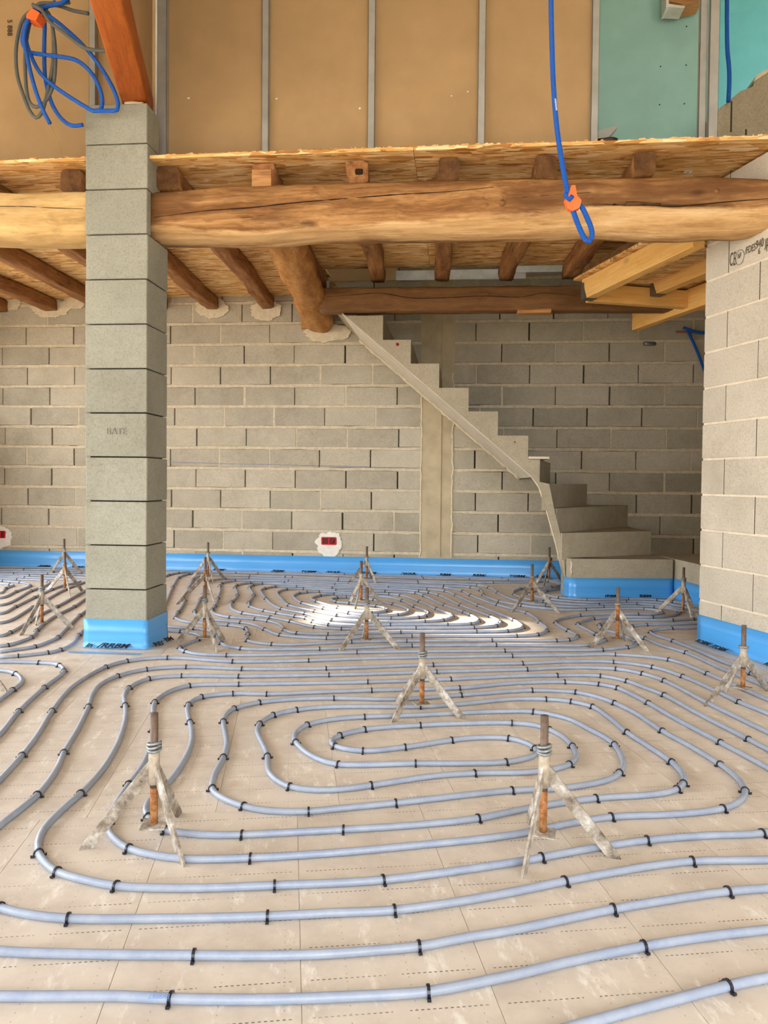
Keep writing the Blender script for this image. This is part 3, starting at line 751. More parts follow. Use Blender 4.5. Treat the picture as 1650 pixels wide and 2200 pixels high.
# main beam: outline read along its length
BY = 4.07; BD = .30
top_px = [(322,414),(420,406),(500,400),(600,397),(700,393),(850,390),(1000,386),(1150,384),(1300,383),(1420,380),(1500,379),(1580,381),(1660,386),(1760,396)]
bot_px = [(322,519),(420,520),(500,522),(570,521),(640,514),(700,510),(850,508),(1000,509),(1080,507),(1200,505),(1270,500),(1340,504),(1420,508),(1500,507),(1560,502),(1610,503),(1660,497),(1760,490)]
def interp(tab, x):
    for (x0,y0),(x1,y1) in zip(tab, tab[1:]):
        if x0 <= x <= x1: return y0+(y1-y0)*(x-x0)/(x1-x0)
    return tab[0][1] if x < tab[0][0] else tab[-1][1]
def hewn_beam(name, label, xs, topf, botf, mat, wane):
    """beam along x with front face near y=BY; wane = size of the worn lower arris along x"""
    o0 = Vector((xs[0], BY, 2.36)); vs_, fs = [], []
    q = 16
    for i, (x, zt, zb) in enumerate(zip(xs, topf, botf)):
        h = zt-zb; wn = wane(x); tp = .035+.012*mnoise.noise((x*2,4,0))
        prof = [(.045,zt),(.014,zt-.018),(.003,zt-.05),(0,zt-h*.35),(.004,zt-h*.5),(0,zb+h*.42),(.004,zb+wn+.012),(.018,zb+wn-.012),(.05,zb+wn*.45),(.085,zb+wn*.12),(.13,zb),(.22,zb+.004),(BD-.03,zb+.015),(BD,zb+.06),(BD,zt-.05),(BD-.05,zt)]
        for k, (d, z) in enumerate(prof):
            jx = .006*mnoise.noise((x*6,k*.7,1))+.003*mnoise.noise((x*22,k*.7,2)); jz = .005*mnoise.noise((x*5,k*.7,9))
            vs_.append(Vector((x, BY+d+jx, z+jz))-o0)
    n = len(xs)
    for i in range(n-1):
        for k in range(q): fs.append((i*q+k, (i+1)*q+k, (i+1)*q+(k+1)%q, i*q+(k+1)%q))
    fs.append(tuple(range(q))); fs.append(tuple((n-1)*q+k for k in range(q-1,-1,-1)))
    me = mesh(name, vs_, fs, True, mat)
    at = me.attributes.new('worn_lit', 'FLOAT', 'POINT')     # pale adzed wood with floor bounce light painted in, on the lower arris
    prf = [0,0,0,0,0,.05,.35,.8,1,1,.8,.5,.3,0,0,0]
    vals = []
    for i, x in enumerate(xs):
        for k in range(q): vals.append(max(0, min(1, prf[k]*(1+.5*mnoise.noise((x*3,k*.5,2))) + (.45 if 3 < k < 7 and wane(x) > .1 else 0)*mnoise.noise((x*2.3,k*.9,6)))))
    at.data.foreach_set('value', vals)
    o = link(name, me); o.location = o0
    tag(o, label, 'beam'); return o
pxs = [322+ (1760-322)*i/90 for i in range(91)]
xs = [wy(x,450,BY).x for x in pxs]
tz = [wy(x,interp(top_px,x),BY+.04).z for x in pxs]; bz = [wy(x,interp(bot_px,x),BY+.11).z for x in pxs]
def wane_main(x):
    b = .055+.03*math.sin(x*2.1+.4)
    return max(.03, b + (.05 if x > .55 else 0)*min(1,(x-.55)*3))
xs[0] = PX1-.12; bz[0] = bz[1] = max(bz[1], 2.239); bz[2] = max(bz[2], 2.236)
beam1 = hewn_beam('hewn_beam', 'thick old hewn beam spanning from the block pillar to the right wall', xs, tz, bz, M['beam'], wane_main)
beam1_pts = lambda lst, d=0: [wy(x,y,BY+.001+d) for x,y in lst]
crack(beam1, beam1_pts([(330,467),(400,458),(450,452),(540,446),(620,437),(700,430),(790,423),(870,417),(960,412),(1060,402)]), .0045)
crack(beam1, beam1_pts([(1375,438),(1440,444),(1500,440),(1560,434),(1650,427)]), .0045)
crack(beam1, beam1_pts([(470,470),(540,466),(610,455)]), .002)
crack(beam1, beam1_pts([(1100,425),(1200,418),(1290,412)]), .002)
def knot(parent, x, y, rx, rz, Y):
    p = wy(x,y,Y); me = tube('knot', [p-Vector((0,.003,0)), p+Vector((0,.004,0))], rx, 10, M['knot']); child('knot', me, parent, None)
M['knot'] = m_wood('dark_knot', [lin(70,44,22), lin(120,82,46), lin(150,108,66), lin(96,62,34)], (20,20,20), 0)
for (x,y,r) in ((1079,436,.018),(1038,426,.006),(1046,440,.007),(1540,410,.012)): knot(beam1, x, y, r, r, BY)
pxs = [-330+(182+330)*i/36 for i in range(37)]
xsl = [wy(x,450,BY).x for x in pxs]; xsl[-1] = PX0+.10
tz = [wy(x,413+2*math.sin(x*.03),BY+.04).z for x in pxs]; bz = [wy(x,521+2*math.sin(x*.02),BY+.11).z for x in pxs]
beam2 = hewn_beam('hewn_beam', 'pale smooth old beam running left from the block pillar', xsl, tz, bz, M['beam_pale'], lambda x: .05)
crack(beam2, beam1_pts([(-60,441),(0,443),(60,444),(120,447),(178,449)]), .003)
# hidden tenons resting on the pillar
# joists across the beam to the back wall / trimmer
def joist(label, f_px, b_pt, wd=.115, seed=0, h=.125, rough=.010, group=None, zf=None):
    fy = 4.13; fx = wy(f_px, 375, fy).x
    A = Vector((fx, fy, deck_z(fy)-h/2-.004)); B = Vector((b_pt[0], b_pt[1], deck_z(b_pt[1])-h/2-.004))
    return timber('ceiling_joist', label, 'joist', A, B, lambda t: wd/2*(1+.1*t), lambda t: h/2-.003, M['joist'], n=26, seg=20, sq=7, rough=rough, seed=seed, wob=(.03,0))
def dark_ends(o):
    me = o.data; me.materials.append(M['end_grain'])
    for i in (1,2): me.polygons[len(me.polygons)-i].material_index = 1
bx = lambda px: wy(px, 648, YB-.02).x
G = 'joists under the mezzanine deck'
jd = [('dark joist at the far left edge, ending above the left red box', -690, (bx(2),YB+.03)),
      ('dark joist left of the pillar, the one whose whole end shows on the back wall', -480, (bx(108),YB+.03)),
      ('long dark joist left of the pillar, running back until the pillar hides it', -268, (bx(222),YB+.03)),
      ('short dark stretch of joist just left of the pillar under the pale beam', -58, (bx(345),YB+.03)),
      ('joist with square end left of the pillar, meeting the back wall right of it', 151, (bx(455),YB+.03)),
      ('rounded dark joist between the pillar and the thick log', 362, (bx(575),YB+.03)),
      ('joist with pale square end above the beam, hidden behind the thick log', 562, (bx(705),YB+.03)),
      ('joist with hollow end, first to the right of the thick log', 767, (wy(812,600,6.42).x,6.47)),
      ('straight joist in the middle of the stairwell, second right of the log', 964, (wy(948,600,6.42).x,6.47)),
      ('joist behind the hanging blue conduit, third right of the log', 1176, (wy(1090,600,6.42).x,6.47)),
      ('slanting dark joist beside the new yellow timbers', 1385, (wy(1225,600,6.42).x,6.47))]
for i, (lb, fp, bp) in enumerate(jd):
    j_ = joist(lb, fp, bp, .115 if i < 7 else .112, seed=i*3.7)
    if i not in (6,7): dark_ends(j_)
    if i == 7:
        p = wy(772,369,4.127); child('hollow', box('hollow', (p.x-.022,4.118,p.z-.014), (p.x+.018,4.135,p.z+.014), M['crack'], .004), j_)
    if i in (6,):
        child('sawn_end', box('sawn_end', (wy(541,380,4.12).x,4.118,wy(541,401,4.12).z), (wy(583,380,4.12).x,4.128,wy(541,364,4.12).z), M['shim_wood'], .002), j_)
# thick log from the beam to the back wall
A = Vector((wy(592,530,4.40).x, 4.40, 2.435)); B = Vector((wy(692,690,YB).x-.02, YB+.02, 2.49))
lg = timber('thick_log', 'thick round log running from the beam back into the block wall', 'log', A, B, lambda t: .120+.025*t, lambda t: .105, M['log'], n=44, seg=24, sq=2.1, rough=.022, seed=31, wob=(.04,.02))
# trimmer over the stairs
YT = 6.30
A = Vector((wy(702,640,YT).x-.06, YT+.08, 2.425)); B = Vector((1.80, YT+.08, 2.405))
tr = timber('trimmer_beam', 'straight dark brown beam over the concrete stairs', 'beam', A, B, .16, .20, M['trimmer'], n=50, seg=20, sq=7, rough=.004, seed=5)
crack(tr, [wy(x,y,YT-.001) for x,y in ((702,638),(750,634),(820,630),(880,640),(950,640),(1040,636),(1120,638),(1165,630),(1240,636))], .004)
o = link('wood_shim', box('wood_shim', (wy(1112,670,YT).x,YT+.01,2.295), (wy(1185,670,YT).x,YT+.11,2.329), M['shim_wood'], .002)); tag(o, 'small pale wooden plate under the dark stair beam', 'wood plate')
o = link('wood_shim', box('wood_shim', (wy(649,690,YB).x,YB-.05,wy(650,708,YB).z), (wy(690,690,YB).x,YB-.004,wy(650,640,YB).z), M['shim_wood'], .002)); tag(o, 'upright pale board behind the thick log where it meets the wall', 'wood plate')
# things seen through the gap above the trimmer
o = link('white_rail', join('white_rail', [box('p', (wy(850,590,6.95).x,6.95,wy(950,601,6.95).z), (wy(1130,590,6.95).x,6.953,wy(950,580,6.95).z)), box('p', (wy(850,590,6.95).x,6.93,wy(950,601,6.95).z-.004), (wy(1130,590,6.95).x,6.953,wy(950,601,6.95).z))], M['white_metal'])); tag(o, 'white metal rail seen through the gap above the dark stair beam', 'rail')
o = link('ceiling_panel', box('ceiling_panel', (wy(1105,590,6.9).x,6.90,2.78), (wy(1215,590,6.9).x,6.913,3.0), M['white_metal'])); tag(o, 'pale panel seen through the gap left of the yellow timbers', 'panel')
o = link('brown_board', box('brown_board', (wy(690,590,6.8).x-.1,6.80,2.70), (wy(850,590,6.8).x,6.813,3.1), M['card'])); tag(o, 'brown board seen in the gap right of the thick log', 'board')

# mortar pads round the beam ends in the back wall
wallpad = []
def pad(px, py, rx, rz, mat, seed, name='mortar_patch', par=wall_b, d=.016):
    c = wy(px, py, YB); pts = []
    for i in range(64):
        t_ = 2*math.pi*i/64; r = 1+.18*mnoise.noise((math.cos(t_)*1.7,math.sin(t_)*1.7,seed))+.14*mnoise.noise((math.cos(t_)*6,math.sin(t_)*6,seed))+.07*mnoise.noise((math.cos(t_)*19,math.sin(t_)*19,seed))
        pts.append(Vector((c.x+rx*r*math.cos(t_), YB-d, c.z+rz*r*math.sin(t_))))
    return child(name, prism(name, pts, (0,d+.01,0), mat), par)
for i, (x,y,rx,rz) in enumerate(((20,652,.14,.07),(112,662,.20,.09),(455,664,.17,.10),(572,668,.15,.10),(703,716,.22,.095),(160,650,.12,.07))):
    pad(x,y,rx,rz,M['plaster_beige'],i*2.3,'mortar_patch',wall_b,.014+.0021*i)

# new yellow timbers on the right
YD = -RWD                                     # their direction, going away
def yj(px, py, Yv, h, L_, wd, label, off=(0,0)):
    P = wy(px, py, Yv); A = P + Vector((0,0,h/2)); B = A - YD*L_
    me, Mx = log_mesh('yellow_joist', A, B, lambda t: wd/2, lambda t: h/2, M['yellow_wood'], n=6, seg=24, sq=26, rough=.0, seed=px*.1)
    o = link('yellow_joist', me); o.matrix_world = Mx; me.polygons.foreach_set('use_smooth',[False]*len(me.polygons)); tag(o, label, 'joist'); return o
ya = yj(1260,645,5.85,.150,1.33,.075,'front new yellow joist with steel hanger at its lower left end')
yb = yj(1408,636,6.02,.135,1.3,.075,'second new yellow joist hung behind the front one')
yd_ = yj(1366,710,6.90,.165,2.4,.075,'new yellow joist below the end of the dark stair beam')
CD = Vector((-YD.y*-1, 0, 0)); CD = Vector((YD.y, -YD.x, 0))
if CD.x < 0: CD = -CD
pA = wy(1262,645,5.85) + YD*.05; 
A = pA + CD*.03 + Vector((0,0,.066)); B = pA + CD*1.08 + Vector((0,0,.066))
me, Mx = log_mesh('yellow_joist', A, B, lambda t: .035, lambda t: .066, M['yellow_wood'], n=4, seg=24, sq=26, rough=0, seed=2.2)
yc = link('yellow_joist', me); yc.matrix_world = Mx; me.polygons.foreach_set('use_smooth',[False]*len(me.polygons)); tag(yc, 'new yellow cross timber carrying the two hung yellow joists', 'joist')
def hanger(par, px, py, Yv, h, wd=.084):
    P = wy(px,py,Yv); x_ = CD; parts = []
    for s in (-1,1):
        q = [P + x_*(s*wd/2) + YD*d + Vector((0,0,z)) for d,z in ((.004,-.003),(-.075,-.003),(-.035,h*.55),(-.035,h*.8),(.004,h*.8))]
        parts.append(prism('p', q, x_*(.002*s)))
    q = [P + x_*(s*wd/2) + YD*d + Vector((0,0,-.003)) for s,d in ((-1,.004),(1,.004),(1,-.075),(-1,-.075))]
    parts.append(prism('p', q, Vector((0,0,-.002))))
    return child('joist_hanger', join('joist_hanger', parts, M['hanger']), par)
hanger(ya, 1260,645,5.85,.15); hanger(yb, 1408,636,6.02,.135)
P = wy(1470,645,6.2)
child('joist_hanger', box('joist_hanger', (P.x-.03,P.y-.02,P.z-.003), (P.x+.05,P.y-.014,P.z+.12), M['hanger']), yc)
# strand board strip lying on the yellow timbers, and the board standing behind it
P = wy(1243,610,5.84); P.z = wy(1260,645,5.85).z + .153
q = [P - CD*.015 + YD*.05, P + CD*1.2 + YD*.05, P + CD*1.2 - YD*1.2, P - CD*.015 - YD*1.2]
o = link('osb_sheet', prism('osb_sheet', q, (0,0,.018), M['osb'])); tag(o, 'strand board sheet lying on the new yellow joists', 'board')
q = [P + CD*.05 + YD*.02 + Vector((0,0,.02)), P + CD*.05 - YD*1.2 + Vector((0,0,.02)), P + CD*.05 - YD*1.2 + Vector((0,0,.095)), P + CD*.05 + YD*.02 + Vector((0,0,.095))]
o = link('edge_board', prism('edge_board', q, CD*.025, M['trimmer'])); tag(o, 'brown edge board standing above the strand board by the yellow joists', 'board')
# rafter on top of the pillar
VPd = (ray(517,1036)); VPd.z = 0; VPd.normalize()
bl, br = wy(262,241,4.03), wy(316,241,4.03); zr = 2.945
A = Vector(((bl.x+br.x)/2, 4.28, zr+.06)); A = A + VPd*.0; A = Vector(((bl.x+br.x)/2,4.03,zr+.075)) + VPd*.24
B = A - VPd*3.2
me, Mx = log_mesh('orange_rafter', A, B, lambda t: .070, lambda t: .075, M['orange_wood'], n=14, seg=24, sq=16, rough=.003, seed=4)
rf = link('orange_rafter', me); rf.matrix_world = Mx; tag(rf, 'orange stained rafter resting on top of the block pillar', 'rafter')
sd = Vector((VPd.y, -VPd.x, 0))
if sd.x < 0: sd = -sd
e0 = A + sd*.066 + Vector((0,0,.078)); e1 = B + sd*.066 + Vector((0,0,.078))
o = link('brown_board', prism('brown_board', [e0, e1, e1+Vector((0,0,1.2)), e0+Vector((0,0,1.2))], -sd*.015, M['card'])); tag(o, 'brown board standing on the orange rafter', 'board')

# ------------------------------------------------------------------ heating pipes (points read off the floor)
PR = .0092
def P_(lst): return [fl(x, y, PR) for x, y in lst]
def uturn(a, b, ta, n=6):
    """half ellipse from a to b bulging along direction ta (unit*length)"""
    c = (a+b)/2; h = (a-b)/2
    return [c + h*math.cos(math.pi*i/n) + ta*math.sin(math.pi*i/n) for i in range(1, n)]
# --- front circuit
chain1 = [(1017,1585),(970,1590),(870,1605),(780,1613),(720,1603),(712,1592),(730,1580),(783,1567),(903,1558),(1000,1554),(1100,1553),(1150,1558),(1180,1567),(1210,1583),(1230,1603),(1238,1620),(1235,1632),(1223,1642),(1190,1652),(1133,1659),(1100,1660),(1020,1661),(933,1667),(797,1687),(737,1695),(677,1697),(623,1690),(593,1675),(577,1657),(575,1640),(573,1617),(560,1590),(553,1573),(558,1555),(587,1536),(637,1525),(700,1519),(783,1518),(903,1518),(983,1513),(1100,1502),(1173,1502),(1227,1507),(1273,1518),(1307,1540),(1347,1573),(1393,1603),(1443,1637),(1463,1657),(1471,1675),(1462,1690),(1443,1700),(1400,1707),(1280,1715),(1183,1728),(1100,1743),(1027,1758),(883,1773),(738,1782),(550,1792),(520,1793),(433,1793),(357,1783),(327,1767),(313,1743),(320,1722),(363,1680),(390,1643),(410,1600),(412,1570),(405,1540),(403,1520),(410,1508),(433,1497),(500,1490),(573,1491),(683,1487),(798,1483),(987,1478),(1100,1468),(1213,1465),(1287,1470),(1327,1478),(1360,1493),(1393,1510),(1450,1543),(1548,1595),(1650,1650),(1705,1684),(1732,1712),(1733,1742),(1705,1772),(1637,1790),(1517,1795),(1390,1805),(1267,1823),(1163,1842),(1100,1853),(823,1890),(590,1902),(400,1908),(250,1903),(183,1890),(123,1873),(97,1853),(83,1833),(81,1815),(93,1783),(133,1740),(173,1705),(217,1657),(253,1597),(270,1540),(269,1515),(267,1495),(277,1478),(320,1458),(390,1452),(513,1453),(707,1450),(817,1447),(938,1443),(1132,1438),(1233,1434),(1323,1437),(1380,1447),(1427,1462),(1520,1510),(1567,1533),(1650,1573),(1800,1640),(1950,1720),(2010,1790),(1980,1850),(1850,1890),(1650,1908),(1563,1915),(1433,1933),(1317,1953),(1210,1975),(1100,1998),(1000,2014),(900,2033),(800,2042),(683,2050),(550,2053),(417,2052),(217,2050),(0,2043),(-110,2028),(-190,1990),(-205,1920),(-120,1800),(0,1675),(47,1623),(80,1580),(112,1527),(150,1480),(185,1455),(227,1433),(273,1420),(360,1413),(500,1421),(663,1419),(767,1415),(917,1412),(1100,1409),(1233,1407),(1322,1406),(1437,1417),(1520,1447),(1567,1467),(1650,1503),(1900,1610),(2200,1750),(2350,1870),(2300,1980),(2050,2050),(1650,2100),(1563,2118),(1450,2147),(1350,2173),(1250,2200),(1100,2240),(700,2290),(0,2310),(-300,2310)]
chain2 = [(1017,1585),(1093,1586),(1133,1597),(1150,1608),(1154,1617),(1143,1625),(1087,1637),(1000,1640),(893,1640),(727,1642),(683,1630),(650,1610),(632,1587),(637,1572),(660,1557),(710,1546),(783,1540),(883,1537),(1000,1531),(1100,1528),(1146,1529),(1217,1543),(1267,1567),(1313,1593),(1333,1620),(1340,1640),(1331,1660),(1307,1675),(1233,1690),(1180,1695),(1100,1698),(850,1725),(717,1738),(663,1743),(600,1743),(550,1738),(500,1724),(460,1702),(456,1685),(462,1662),(480,1627),(487,1600),(484,1575),(480,1550),(487,1533),(503,1522),(557,1509),(633,1502),(717,1500),(850,1502),(990,1493),(1100,1485),(1143,1483),(1237,1487),(1283,1497),(1320,1510),(1367,1533),(1423,1570),(1483,1603),(1547,1642),(1580,1667),(1598,1690),(1600,1707),(1587,1723),(1553,1737),(1500,1745),(1433,1750),(1313,1755),(1233,1767),(1090,1795),(883,1817),(717,1832),(538,1843),(400,1845),(333,1837),(277,1823),(247,1803),(233,1783),(231,1765),(245,1735),(277,1685),(300,1655),(317,1622),(328,1575),(329,1540),(330,1515),(338,1502),(367,1484),(407,1473),(513,1470),(700,1467),(790,1465),(968,1459),(1100,1453),(1197,1451),(1290,1452),(1347,1463),(1387,1478),(1427,1493),(1500,1533),(1608,1588),(1650,1610),(1750,1665),(1850,1730),(1870,1780),(1800,1825),(1720,1843),(1650,1847),(1487,1850),(1400,1860),(1300,1877),(1213,1893),(1100,1916),(983,1937),(847,1955),(717,1961),(575,1968),(367,1973),(147,1973),(67,1965),(0,1950),(-45,1932),(-80,1905),(-88,1870),(-55,1825),(0,1773),(80,1708),(123,1650),(137,1617),(165,1570),(190,1518),(198,1493),(215,1471),(253,1452),(315,1438),(400,1433),(520,1437),(700,1436),(817,1432),(930,1428),(1122,1425),(1233,1421),(1318,1422),(1402,1433),(1467,1453),(1550,1490),(1588,1508),(1650,1533),(1850,1620),(2100,1750),(2180,1840),(2120,1920),(1900,1970),(1650,1997),(1517,2012),(1383,2033),(1233,2063),(1100,2095),(1017,2112),(920,2130),(717,2142),(550,2147),(367,2145),(267,2140),(0,2140),(-300,2135)]
pA_ = P_(list(reversed(chain1))[:-1] + chain2)
# --- far circuit round the sun patch
main = [(1560,1330),(1500,1312),(1437,1298),(1405,1294),(1345,1292),(1287,1294),(1227,1292),(1183,1287),(1150,1281),(1134,1275),(1150,1270),(1209,1263),(1226,1256),(1209,1250.5),(1178,1247),(1092,1246),(1000,1244),(850,1241),(620,1233.5),(450,1230),(406,1233),(384,1241),(375,1254),(370,1262),(360,1286),(348,1312),(345,1332),(360,1346),(417,1350),(448,1355),(464,1363),(469,1373),(476,1382),(489,1388),(518,1393),(555,1395),(620,1395),(755,1392),(850,1388),(885,1387),(1066,1386),(1195,1387),(1260,1386),(1281,1382),(1298,1377),(1297,1370),(1281,1363),(1260,1352),(1241,1342),(1249,1336),(1275,1329),(1340,1326),(1402,1326),(1446,1322),(1460,1315),(1450,1310),(1405,1304),(1345,1302.5),(1297,1303),(1227,1304),(1173,1300),(1139,1297),(1113,1291),(1087,1283),(1069,1273),(1050,1262),(1025,1257),(899,1252),(720,1247),(620,1244),(535,1242),(484,1243),(453,1247),(440,1256),(438,1268),(432,1285),(427,1293),(419,1311),(418,1317),(427,1325),(456,1331),(517,1337),(546,1342),(569,1352),(602,1364),(701,1371),(850,1367),(1110,1366),(1155,1363),(1172,1357),(1176,1350),(1160,1337),(1145,1324),(1127,1315),(1063,1298),(1011,1279),(994,1270),(953,1262),(850,1259),(720,1255.5),(620,1252),(538,1252),(509,1257),(505,1262),(508,1270),(510,1279),(505,1287),(497,1294),(496,1303),(502,1311),(522,1317),(581,1326),(624,1335),(676,1347),(734,1351),(850,1349),(893,1349),(1018,1348),(1066,1344),(1076,1338),(1071,1333),(1053,1324),(989,1300),(944,1279),(922,1273),(900,1270),(850,1266),(714,1263),(637,1260),(591,1260),(569,1264),(560,1268),(562,1274),(571,1286),(587,1300),(605,1308),(655,1318),(713,1332),(764,1336),(850,1335.5),(913,1335),(952,1332),(971,1326),(970,1321),(938,1308),(901,1292),(860,1279),(836,1276),(764,1274),(686,1271),(659,1272),(643,1274),(631,1280),(636,1288),(649,1295),(695,1307),(749,1317),(780,1321),(812,1321.5),(854,1320.5),(875,1315),(877,1310),(866,1304),(845,1298),(796,1287.5),(744,1283),(724,1284),(712,1287),(724,1293),(751,1296),(809,1302),(829,1307),(828,1312),(799,1316),(764,1313),(726,1305),(680,1292),(669,1286.5),(674,1283),(688,1279),(717,1276.5),(780,1278.5),(831,1282.5),(864,1290),(891,1303),(907,1309),(919,1315),(914,1323),(899,1326),(850,1328),(764,1326),(724,1322),(676,1313),(621,1300),(605,1287),(596,1275),(600,1270),(616,1266),(652,1265),(722,1268),(827,1270.5),(893,1274),(911,1280),(955,1300),(997,1315),(1022,1327),(1028,1334),(1011,1340),(962,1341.5),(850,1342),(747,1345),(706,1342),(677,1337),(657,1328),(634,1324),(594,1317),(568,1312),(538,1303),(535,1294),(541,1285),(545,1278),(540,1270),(536,1262),(543,1257),(563,1253.5),(620,1255.5),(719,1259),(850,1262.5),(918,1265.5),(956,1270),(979,1279),(1028,1301),(1104,1332),(1123,1345),(1120,1350),(1090,1355.5),(1024,1357),(861,1358),(705,1362),(638,1360),(614,1355),(607,1347),(600,1341),(576,1334),(548,1330),(494,1326),(468,1321),(456,1315),(456,1309),(463,1300),(468,1285),(473,1269),(472,1259),(479,1252),(505,1247.5),(620,1248),(720,1251.5),(850,1255.5),(1011,1262),(1032,1268),(1037,1275),(1042,1281),(1073,1292),(1121,1301),(1162,1306),(1211,1310),(1258,1309.5),(1340,1307.5),(1383,1308),(1412,1311),(1424,1315),(1414,1318.5),(1371,1319),(1300,1319),(1246,1322),(1219,1326),(1197,1333),(1195,1339),(1221,1355),(1238,1364),(1240,1370),(1222,1374.5),(1195,1376),(1080,1376),(874,1377),(755,1379),(620,1385),(584,1384),(546,1380),(532,1376),(529,1371),(532,1364),(532,1357),(528,1350),(514,1346),(491,1343),(429,1338),(396,1335),(379,1329),(376,1324),(384,1313),(392,1301),(397,1288),(397,1280),(407,1260),(412,1249),(417,1243),(428,1239),(451,1236),(620,1240),(720,1243.5),(850,1248),(1059,1251.5),(1120,1250.5),(1178,1249.5),(1198,1252),(1210,1256),(1191,1260.5),(1136,1262),(1118,1265),(1104,1271),(1106,1278),(1134,1287),(1168,1292.5),(1244,1299),(1287,1299),(1368,1297),(1420,1301),(1450,1306),(1500,1322),(1550,1345)]
outer = [(1570,1320),(1502,1304),(1455,1294),(1411,1289),(1350,1287),(1261,1288.5),(1201,1284),(1174,1278),(1170,1272.5),(1178,1268.5),(1209,1265),(1236,1258),(1230,1250),(1209,1246.5),(1092,1243),(850,1237),(620,1230),(500,1227.5),(425,1228),(384,1231),(363,1235),(340,1247),(318,1290),(314,1330),(330,1350),(360,1355),(388,1357),(420,1362),(433,1369),(425,1374),(404,1382),(387,1391),(386,1395),(399,1399.5),(424,1405),(487,1407.5),(620,1406),(740,1402),(850,1400),(1084,1398),(1195,1397),(1294,1396),(1334,1392),(1357,1389),(1367,1382),(1362,1376),(1342,1367),(1325,1360),(1304,1355),(1291,1349),(1288,1342),(1300,1336),(1344,1332),(1445,1332),(1490,1330),(1545,1326)]
jline = [(1560,1332),(1499,1339),(1440,1340.5),(1389,1342),(1358,1345),(1347,1351),(1360,1360),(1386,1371),(1420,1386),(1474,1402),(1520,1422),(1564,1442),(1620,1464),(1660,1482),(1800,1540),(1950,1600)]
kline = [(1560,1345),(1499,1348.5),(1443,1349.5),(1410,1353),(1398,1358),(1406,1364),(1446,1377),(1490,1394),(1540,1416),(1570,1428),(1614,1447),(1650,1464),(1800,1522),(1950,1580)]
# --- left circuits
pB_ = P_([(-160,1455),(-60,1440),(0,1440),(33,1447),(47,1461),(43,1471),(27,1482),(0,1503)]) 
pB_ += P_([(-90,1560),(-260,1600),(-420,1560),(-400,1470),(-200,1432),(0,1422),(84,1423.5),(121,1427),(137,1438),(133,1448),(95,1477),(40,1528),(0,1577),(-120,1690),(-260,1800)])
ends = []   # per nested loop: bottom run (left to right) then top run (right to left)
loops = [
 [(0,1274),(12,1264),(29,1257),(16,1255),(0,1254)],
 [(0,1284.5),(34,1271),(62,1260),(64,1256),(48,1252),(7,1248),(0,1247.5)],
 [(0,1300),(67,1269),(85,1263),(105,1254),(104,1249.5),(87,1246.5),(37,1244.5),(0,1244)],
 [(0,1318),(33,1303),(74,1283),(112,1266),(135,1258),(172,1250),(168,1247.5),(133,1245),(53,1240.5),(0,1240)],
 [(0,1338),(70,1304),(103,1286),(143,1265),(179,1252),(200,1246),(195,1243),(179,1241),(64,1236.6),(0,1236)],
 [(0,1366),(22,1358.5),(58,1338),(85,1321),(122,1303),(179,1271),(212,1252),(215,1243),(200,1238),(179,1235.5),(103,1232.5),(0,1232.5)],
 [(0,1388),(17,1386),(67,1369),(79,1354),(95,1339),(121,1322),(159,1303),(179,1289),(220,1262),(230,1245),(215,1235),(179,1231),(116,1229),(0,1228)],
 [(0,1400),(75,1389),(97,1381.5),(121,1371),(139,1354),(155,1337),(171,1322),(179,1316),(218,1288),(245,1262),(243,1242),(215,1231),(179,1226.5),(60,1224),(0,1224)],
 [(0,1412),(39,1409),(103,1402),(130,1396),(155,1384),(167,1367),(178,1356),(222,1320),(262,1280),(266,1245),(238,1230),(179,1222.5),(60,1219.5),(0,1219)]]
LP = [P_(l) for l in loops]
def ut(a, b, L_): return uturn(a, b, Vector((-L_,0,0)))
path_even = list(reversed(LP[8])) if False else None
seqE = []                      # ... bottom8 <- loop8 <- top8 <- bottom6 ... <- bottom0
for k in (8,6,4,2,0):
    if seqE: seqE += ut(seqE[-1], LP[k][0], .25+.06*k)   # from top of k+2 to bottom of k
    seqE += LP[k]
seqO = []
for k in (7,5,3,1):
    if seqO: seqO += ut(seqO[-1], LP[k][0], .25+.06*k)
    seqO += LP[k]
pD_ = seqE + ut(seqE[-1], seqO[-1], .12) + list(reversed(seqO))
pipe_defs = [
 (pA_, 'long grey heating pipe coiled in a double spiral across the foreground floor'),
 (P_(main), 'grey heating pipe coiled in a tight double spiral round the sunlit patch of floor'),
 (P_(outer), 'grey heating pipe looping round the outside of the sunlit far coil'),
 (P_(jline), 'grey heating pipe bending past the right wall, the one farther from its foam'),
 (P_(kline), 'grey heating pipe bending past the right wall, closest to its foam'),
 (pB_, 'grey heating pipe with two loops entering at the left edge before the pillar'),
 (pD_, 'grey heating pipe coiled on the floor left of and behind the block pillar')]
pipes = []
for pts_, lb in pipe_defs:
    path = catmull(pts_, .035)
    for p in path: p.z = PR
    o = link('heating_pipe', tube('heating_pipe', path, PR, 10, M['pipe'])); tag(o, lb, 'pipe', 'underfloor heating pipes')
    pipes.append((o, path))

# faint lettering along the nearest front run, upside down as the pipe lies
me = text_mesh('EXPERT', .011, m_flat('pipe_print', lin(96,132,190), .6), .0002)
pt = fl(366, 2141, 2*PR)
child('printed_marking', me, pipes[0][0], None, Matrix.Translation(pt+Vector((0,-.006,-.0012))) @ Matrix.Rotation(.09,4,'Z') @ Matrix.Rotation(.75,4,'X') @ Matrix.Rotation(math.pi,4,'Z') @ Matrix.Translation((0,-.0085,0)))
